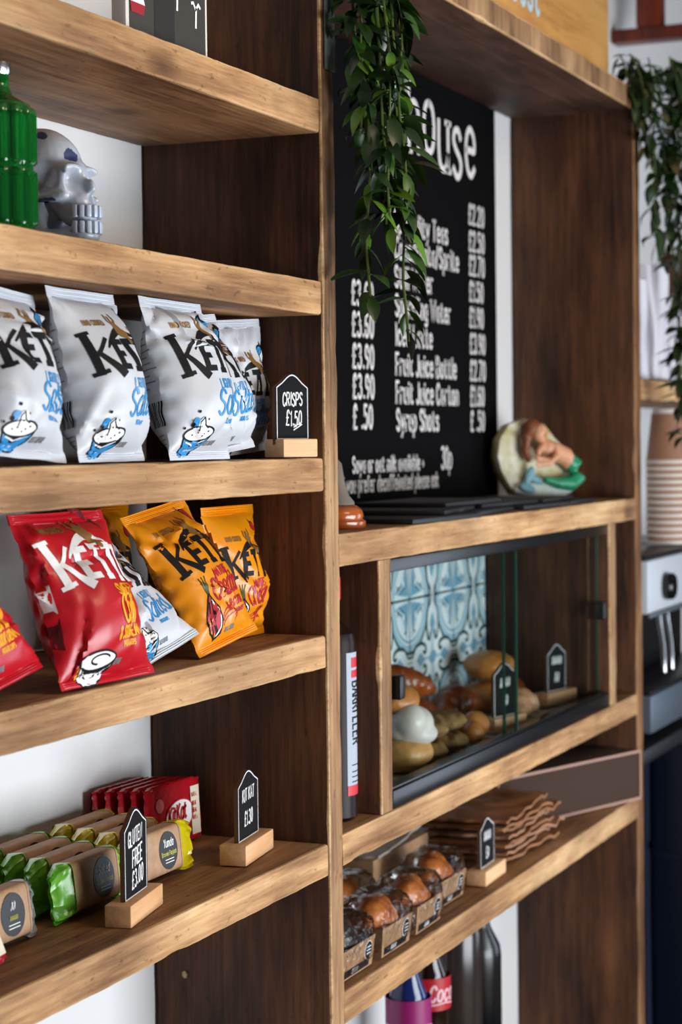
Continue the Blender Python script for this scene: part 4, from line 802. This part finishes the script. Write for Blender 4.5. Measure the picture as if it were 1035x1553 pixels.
for i, (x, y, yw, ck, l) in enumerate(((2.127, .040, 0, CHOC, 'wrapped chocolate loaf cake nearest the upright board'), (2.246, .038, 0, CAKE, 'wrapped golden loaf cake second from the left in the front row'), (2.366, .040, 1, CAKE, 'wrapped golden loaf cake third from the left in the front row'), (2.510, .060, 0, CAKE, 'wrapped golden loaf cake at the right end beside the price board'), (2.185, .120, 1, CAKE, 'wrapped golden loaf cake behind the chocolate one'), (2.335, .122, 0, CAKE, 'wrapped golden loaf cake at the back in the middle'))):
    loaf((x, y, ZL+(.0215 if i == 4 else 0)), yw, l, ck, False, i)
bx_ = MB(); bx_.box((0, 0, .0105), (.10, .062, .020), 0, bev=.001); o = bx_.obj('card_tray', KRAFT); o.location = (2.185, .120, ZL); o.rotation_euler = (0, 0, radians(4)); tag(o, 'flat kraft card tray under the rear-left loaf cake', 'card tray')
# glassine bag sheets and kraft paper bags
def sheet(name, loc, yaw, w_, d_, m, label, cat, seed, amp=.006, group=None, th=.004, lift=0):
    b = MB(); ox, oy = (loc[0], loc[1]) if seed == 40 else (0, 0)
    def top(u, v): x = (u-.5)*w_; y = (v-.5)*d_; return Vector((x+.006*nz((v*7, loc[2]*99, 1)), y+.005*nz((u*7, loc[2]*99, 2)), th+amp*(nz(((x+ox)*13, (y+oy)*13, seed))+.55*nz(((x+ox)*34, (y+oy)*34, seed)))*(.35+.65*u)+amp*.6+lift*u*u))
    b.grid(top, 36, 24, 0); b.grid(lambda u, v: top(u, v)-Vector((0, 0, th*.9)), 36, 24, 0)
    n1, n2 = 37, 37*25
    rim = [i for i in range(37)]+[j*37+36 for j in range(1, 25)]+[24*37+i for i in range(35, -1, -1)]+[j*37 for j in range(23, 0, -1)]
    k = len(rim); b.f += [(rim[i], rim[(i+1) % k], rim[(i+1) % k]+n2, rim[i]+n2) for i in range(k)]; b.m += [0]*k
    o = b.obj(name, m); o.location = loc; o.rotation_euler = (0, 0, radians(yaw)); return tag(o, label, cat, group)
BAGP = mat('kraft_bag_paper', '9c683e', .7, var=.7, vscale=14, col2='7c5030', bump=.5, bscale=28); BAGL = mat('kraft_bag_crumpled', 'a87c5c', .7, var=.7, vscale=20, col2='8a5c3e', bump=.6, bscale=35)
bl_ = ('flattened brown paper bag at the very bottom of the pile', 'crumpled paper bag second from the bottom of the pile', 'crumpled paper bag third from the bottom of the pile', 'flattened brown paper bag fourth from the bottom of the pile', 'flattened brown paper bag fourth from the top of the pile', 'flattened brown paper bag third from the top of the pile', 'flattened brown paper bag second from the top of the pile', 'flattened brown paper bag on top of the pile')
for i in range(8):
    sheet('paper_bag', (2.850+.016*(i % 3)-.003*i, .090+.003*((i*2) % 3), ZL+.004+.0085*i), (-3, 1, -4, 2, 3, -2, 0, 4)[i], .25+.01*(i % 2), .133, (BAGP, BAGL)[i in (1, 2, 4)], bl_[i], 'paper bag', 40, .011, 'brown paper bags on the bottom right shelf', .0045)
sheet('paper_bag', (2.545, .165, ZL+.068), 4, .24, .1, mat('glassine_paper', '8f8478', .5, bump=.2, bscale=20), 'grey-brown glassine bag lying behind the loaf cakes', 'paper bag', 61, .004, None, .004, .012)
sheet('paper_bag', (2.27, .192, ZL+.068), 0, .15, .05, mat('greenish_paper', '8e9484', .5, bump=.2, bscale=20), 'pale greenish paper bag near the wall behind the loaf cakes', 'paper bag', 62, .003, None, .004, .0)
for x, y, w_, d_, l in ((2.545, .168, .21, .10, 'low brown card box under the glassine bag'), (2.27, .193, .14, .048, 'low brown card box under the greenish bag')):
    b = MB(); b.box((0, 0, .033), (w_, d_, .066), 0, bev=.002); o = b.obj('card_box', KRAFT); o.location = (x, y, ZL); tag(o, l, 'card box')
# teal jar and brown drawer-box
o = thing('glass_jar', 'pale turquoise glass jar half hidden behind the paper bags', 'jar', (2.978, .200, ZL)); b = MB(); b.lathe([(.018, 0), (.024, .006), (.027, .03), (.026, .07), (.023, .088), (.025, .095), (.022, .095)], 32); b.obj('jar_glass', mat('turquoise_glass', '5fa6b4', .12, trans=.35, var=.6, vscale=30, col2='9fd0d8'), o)
o = thing('card_box', 'long brown box with pale edges at the right end of the bottom shelf', 'box', (3.186, .103, ZL), (0, 0, radians(-20.5))); 
b = MB(); b.box((0, .0, .0445), (.395, .10, .085), 0, bev=.001); b.obj('box_body', mat('brown_card', '46362e', .85, spec=.1), o)
b = MB(); fy = -.0508
for c, d in (((0, fy, .0858), (.397, .003, .004)), ((0, fy, .0035), (.397, .003, .004)), ((-.1965, fy, .0445), (.004, .003, .085)), ((.1965, fy, .0445), (.004, .003, .085))): b.box(c, d)
b.obj('pale_edging', mat('pale_edge', 'b08a78', .6), o); o['label'] = 'long brown box with pale edges at the right end of the bottom shelf'
# ---------------------------------------------------------------- drinks bottles under the shelf
b = MB(); b.box((2.60, .112, -1.2265), (.84, .21, .545), bev=.004); o = b.obj('storage_crate', mat('crate_black', '101013', .6)); tag(o, 'black crate on the floor carrying the drinks bottles', 'crate')
ZB = -.9530
def drink(loc, body, lab, lab2, label, words, cap, dark):
    o = thing('drink_bottle', label, 'drink bottle', loc, (0, 0, radians(-22)), 'drink bottles on the low shelf'); b = MB()
    b.lathe([(.026, 0), (.032, .006), (.032, .06), (.029, .075), (.032, .09), (.032, .155), (.026, .185), (.014, .215), (.0135, .235), (.004, .235)], 36); b.obj('bottle_body', mat(*body), o)
    b = MB(); b.lathe([(.0152, .221), (.0155, .236), (.014, .238), (.003, .238)], 24); b.obj('bottle_cap', mat(*cap), o)
    def mp(x, y, k): a = -pi/2+x/.0322; r = .0323+.0002*k; return Vector((r*cos(a), r*sin(a), y))
    b = MB(); b.grid(lambda u, v: mp(-.1+.2*u, .135+.052*v*.9, 0), 40, 2, 0)
    for q in (-.06, 0, .06): text(b, words, q-.026, .149, .022, .0034, mp, 1, sx=.75, shear=.2, step=.004, k=2); ribbon(b, [(q-.028, .143), (q, .146), (q+.028, .141)], .002, mp, 1, .004, 2)
    b.obj('bottle_label', [mat(*lab), mat(*lab2)], o, True, False); return o
drink((2.645, .118, ZB), ('cola_plastic', '1c0c08', .1), ('label_cola_red', 'a8101c', .4), ('label_text_pink', 'e0b4bc', .5), 'dark cola bottle with a red label under the bottom shelf', 'Coca', ('cap_cola', 'a8101c', .4), 1)
drink((2.53, .105, ZB), ('blue_plastic', '16245c', .12), ('label_magenta', '8a1460', .4), ('label_text_lilac', 'c8b4e0', .5), 'blue drink bottle with a magenta label left of the cola bottle', '', ('cap_blue', '1c2c70', .4), 1)
o = thing('storage_bottle', 'tall smoky grey bottle right of the cola bottle', 'bottle', (2.80, .135, ZB), group='dark bottles under the shelf'); b = MB(); b.lathe([(.038, 0), (.043, .008), (.043, .205), (.04, .216), (.02, .222), (.004, .222)], 36); b.obj('bottle_glass', mat('smoky_glass', '2a2421', .2), o)
b = MB(); b.lathe([(.021, .2222), (.022, .236), (.004, .2365)], 24); b.obj('bottle_cap', mat('cap_grey', '44403c', .5), o)
o = thing('storage_bottle', 'black shouldered bottle under the shelf before the white wall', 'bottle', (2.945, .148, ZB), group='dark bottles under the shelf'); b = MB(); b.lathe([(.034, 0), (.038, .006), (.038, .135), (.036, .15), (.022, .178), (.019, .19), (.019, .262), (.004, .262)], 36); b.obj('bottle_glass', mat('black_glass', '08080a', .25), o)
b = MB(); b.lathe([(.020, .2555), (.0205, .27), (.004, .2705)], 24); b.obj('bottle_cap', mat('cap_black', '0c0c0e', .4), o)
# ---------------------------------------------------------------- tan tin on the upper right shelf
o = thing('wooden_crate', 'tan wooden box with pale blue lettering on the high right shelf', 'box', (2.93, .105, .6175)); b = MB(); b.box((0, 0, .12), (.84, .15, .24), 0, bev=.012); 
def mp(x, y, k): return Vector((x, -.0752-.0003*k, y))
text(b, 'best', -.125, .040, .058, .010, mp, 1, sx=.95, gap=.2); 
b.obj('box_body', [wood('tan_ply', 0, 'a8743a', 'c08a48', 'cc9a58', .5, False, .1), mat('lettering_pale_blue', 'a8c4cc', .5)], o)
# ---------------------------------------------------------------- hanging plants
LF = [mat('leaf_dark', '1f3a12', .35, var=.6, vscale=14, col2='12260a'), mat('leaf_mid', '35601a', .35, var=.5, vscale=14, col2='224512'), mat('leaf_light', '55801e', .38), mat('leaf_dry', '6a6238', .55)]
def plant(name, label, roots, seed, size, dens, mats, w=(.5, .33, .17), pull=0):
    o = thing(name, label, 'plant', roots[0][0]); rg = random.Random(seed); st = MB(); lv = MB(); R0 = Vector(roots[0][0])
    def keep(c):
        """stay clear of the boards behind"""
        W_ = c+R0
        if W_.x < 3.45 and (W_.z < .622 or W_.x < 2.066): W_.y = min(W_.y, -.0085)
        if W_.y > -.0085 and W_.x < 3.45: W_.z = max(W_.z, .622)
        return W_-R0
    for root, length, dx, dy in roots:
        p = keep(Vector(root)-R0); pts = [p.copy()]; n = max(4, int(length/.022)); d = Vector((dx, dy, -.2))
        for i in range(n):
            d = d*.80+Vector((rg.uniform(-.16, .16)-(p.x+R0.x-root[0])*pull, rg.uniform(-.11, .07), -.42)); d = d.normalized(); p = keep(p+d*.022); pts.append(p.copy())
        st.tube(pts, [.0016]*len(pts), 6)
        for i in range(1, len(pts)):
            for _ in range(dens):
                if rg.random() > .86: continue
                L = size*rg.uniform(.65, 1.25); W = L*rg.uniform(.34, .5); base = pts[i-1].lerp(pts[i], rg.random())
                yaw = rg.uniform(0, 2*pi); pit = rg.uniform(-1.25, .15); dirv = Vector((cos(yaw)*cos(pit), sin(yaw)*cos(pit), sin(pit)))
                side = dirv.cross(Vector((0, 0, 1))).normalized(); side = (side+Vector((0, 0, rg.uniform(-.6, .6)))).normalized(); nrm = side.cross(dirv).normalized()
                vs = []; prof = ((0, .04), (.12, .55), (.3, .95), (.5, 1), (.7, .72), (.86, .38), (1, .02)); bend = rg.uniform(.1, .45)
                for t, ww in prof:
                    c = base+dirv*(L*(t+.1))-nrm*(bend*L*t*t)
                    for s in (-1, 0, 1): vs.append(keep(c+side*(s*W*ww*.5)+nrm*(abs(s)*W*ww*.12)))
                q = rg.random(); m = 0 if q < w[0] else 1 if q < w[0]+w[1] else 2
                lv.add(vs, [(3*i_+s, 3*i_+s+1, 3*i_+s+4, 3*i_+s+3) for i_ in range(6) for s in (0, 1)], m)
                st.tube([base, base+dirv*L*.12], .0007, 4)
    st.obj('stems', mat('stem_green', '4a5a24', .5), o); lv.obj('leaves', mats, o, True, False); return o
rg = random.Random(3)
rt = [((2.040+.016*i+rg.uniform(-.008, .008), -.032+rg.uniform(-.012, .006), .66+rg.uniform(-.02, .05)), (.50, .52, .46, .60, .42, .34)[i % 6]+rg.uniform(-.03, .03), rg.uniform(-.06, .06), -.1) for i in range(6)]
rt += [((2.046+.020*i, -.026, .68), (.34, .44, .38, .30)[i], 0, -.1) for i in range(4)]
plant('trailing_plant', 'leafy green trailing plant hanging in front of the menu board', rt, 5, .038, 3, LF[:3], (.66, .26, .08), 4)
rt = [((3.36+.018*i, .012-.010*i+rg.uniform(-.006, .006), .650+rg.uniform(-.01, .02)), (.05, .05, .16, .34, .60, .66, .5, .3)[i], rg.uniform(-.1, .1), -.25) for i in range(8)]
rt += [((3.45+.03*i, -.05, .675), .12+.05*(i % 3), .1, -.2) for i in range(6)]+[((3.37+.02*i, .0, .67), .08, -.2, -.3) for i in range(4)]+[((3.56+.035*i, -.05, .66+.01*i), .22-.04*i, .2, -.2) for i in range(4)]
plant('trailing_plant', 'darker trailing plant spilling off the far end of the high shelf', rt, 9, .038, 4, [LF[0], mat('leaf_mid_dusky', '2f3d1a', .45), LF[3]], (.6, .32, .08))
# ---------------------------------------------------------------- far right: shelf goods and coffee machine
def cloth(loc, w_, h_, d_, yaw, label, seed, lean=0):
    b = MB(); rg = random.Random(seed)
    def f(u, v):
        a = 2*pi*u; ca, sa = cos(a), sin(a); e = .4; k = 1-.15*v; fold = .005*sin(u*40+v*3)+.006*nz((u*6, v*3, seed))
        return Vector((w_/2*k*abs(ca)**e*(1 if ca > 0 else -1)+fold, d_/2*k*abs(sa)**e*(1 if sa > 0 else -1)+fold, h_*v))
    b.grid(f, 60, 16, 0, True); b.f += [tuple(range(60))[::-1], tuple(range(16*60, 17*60))]; b.m += [0, 0]
    o = b.obj('folded_cloth', mat('white_cotton', 'd8d6de', .85, bump=.3, bscale=60)); o.location = loc; o.rotation_euler = (0, radians(lean), radians(yaw)); return tag(o, label, 'cloth', 'white folded cloths on the far shelf')
cloth((3.60, .085, .1075), .10, .19, .10, 0, 'white folded cloth standing nearest the wooden upright on the far shelf', 1)
rest(cloth((3.735, .080, .1075), .11, .22, .10, 0, 'white folded cloth standing next along the far shelf', 2, 3), .108)
cloth((3.87, .080, .1075), .10, .17, .10, 0, 'white folded cloth at the right edge of the photo on the far shelf', 3)
b = MB(); b.box((0, 0, .16), (.24, .02, .32), 0, bev=.003); o = b.obj('wooden_board', STAINZ); o.location = (4.60, .205, .1075); tag(o, 'dark brown wooden board standing against the white wall on the far shelf', 'board')
b = MB(); b.box((0, 0, 0), (.16, .003, .10), 0); 
for i in range(3): b.box((-.05+.04*i, -.002, -.01), (.004, .001, .08), 1, Matrix.Rotation(.5, 3, 'Y'))
o = b.obj('hanging_card', [mat('card_white', 'd0d0d8', .6), INK], None, False); o.location = (4.50, .222, .70); tag(o, 'white card with dark lines on the back wall behind the plant', 'card')
# coffee machine
ST = mat('brushed_steel', 'c9ced6', .4, .2); DK = mat('machine_dark', '121215', .35)
o = mach = thing('coffee_machine', 'steel and black coffee machine beyond the shelves with a black knob', 'coffee machine', (3.86, .105, -.560)); 
def pt(name, c, d, m, bev=.004): return bx(name, c, d, m, mach, bev)
pt('top_panel', (0, -.045, .288), (.70, .10, .098), ST); pt('rear_body', (0, .06, .18), (.70, .10, .34), DK); pt('trim_strip', (0, -.096, .236), (.70, .006, .010), mat('trim_grey', '6f757c', .4, .6))
pt('cup_rail', (0, -.02, .343), (.70, .14, .008), DK)
b = MB(); b.lathe([(.0235, 0), (.026, .004), (.025, .016), (.021, .020), (.004, .021)], 32); k_ = b.obj('control_knob', mat('knob_black', '0c0c0e', .2), mach); k_.location = (-.226, -.095, .283); k_.rotation_euler = (pi/2, 0, 0)
pt('drip_tray', (0, -.045, .055), (.70, .11, .07), mat('tray_steel', '6d7884', .35, .6)); pt('tray_grille', (0, -.045, .094), (.69, .105, .006), DK)
for x, d in ((-.20, .0), (-.14, .02)):
    b = MB(); b.tube([(x, -.075, .238), (x, -.078, .215), (x-.012, -.088, .165), (x-.022, -.092, .12)], (.007, .005, .0045, .0045), 10, 0, True); b.obj('steam_wand', mat('chrome', 'd0d0d0', .12, 1), mach)
# cups
CUPB = mat('cup_brown', '9a6f54', .7, bump=.2, bscale=60); CUPW = mat('cup_white', 'e2d6cc', .6)
rr = lambda z: .0425-.118*(z-.0075)
b = MB(); b.lathe([(.0424, 0), (.0445, .001), (.0445, .006), (.0425, .0075), (rr(.04), .04), (rr(.099), .099), (.0302, .1), (.0302, .108), (.0290, .1085), (.0285, .1045), (rr(.104)-.001, .104), (rr(.05)-.001, .05), (.0416, .006), (.0424, 0)], 40, (0, 0, 0), mf=lambda j: 1 if j not in (3, 4) else 0, cap=False); b.f.append(tuple(8*40+i for i in range(40))); b.m.append(1); cm = b.mesh('paper_cup', [CUPB, CUPW])
for i in range(13):
    me_o = link('paper_cup', cm); me_o.location = (3.86, .058, -.2090+.0133*i); me_o.rotation_euler = (0, 0, .4*i)
    tag(me_o, 'upturned brown paper cup ' + ('at the bottom of the stack on the coffee machine' if i == 0 else 'at the very top of the stack on the coffee machine' if i == 12 else 'number %s up from the machine in the cup stack' % ('zero', 'two', 'three', 'four', 'five', 'six', 'seven', 'eight', 'nine', 'ten', 'eleven', 'twelve')[i]), 'paper cup', 'stacked paper cups')
# counter carrying the machine and the drum beneath
b = MB(); b.box((3.93, .115, -.576), (.99, .22, .028), bev=.003); o = b.obj('counter_top', mat('dark_counter', '0e0e12', .4)); tag(o, 'dark counter carrying the coffee machine', 'counter')
for x in (3.46, 4.40):
    pass
o = thing('metal_drum', 'dark cylindrical bin with a blue sheen below the coffee machine', 'bin', (4.15, .02, -1.4985)); b = MB(); b.lathe([(.14, 0), (.146, .006), (.15, .5), (.15, .84), (.146, .865), (.05, .87)], 64); b.obj('drum_body', mat('drum_black', '15171d', .28, .3), o)
b = MB(); b.lathe([(.152, .62), (.1535, .622), (.1535, .63), (.152, .632)], 64, cap=False); b.obj('drum_band', DK, o)
b = MB(); b.box((4.1, .215, -1.045), (1.33, .014, .90)); o = b.obj('blue_glow_panel', mat('blue_grey_panel', '43567a', .4), None, False); tag(o, 'added blue-grey panel standing in for the blue glow beside the dark bin', 'panel')  # added sheet, its blue colour imitates a glow left of the bin
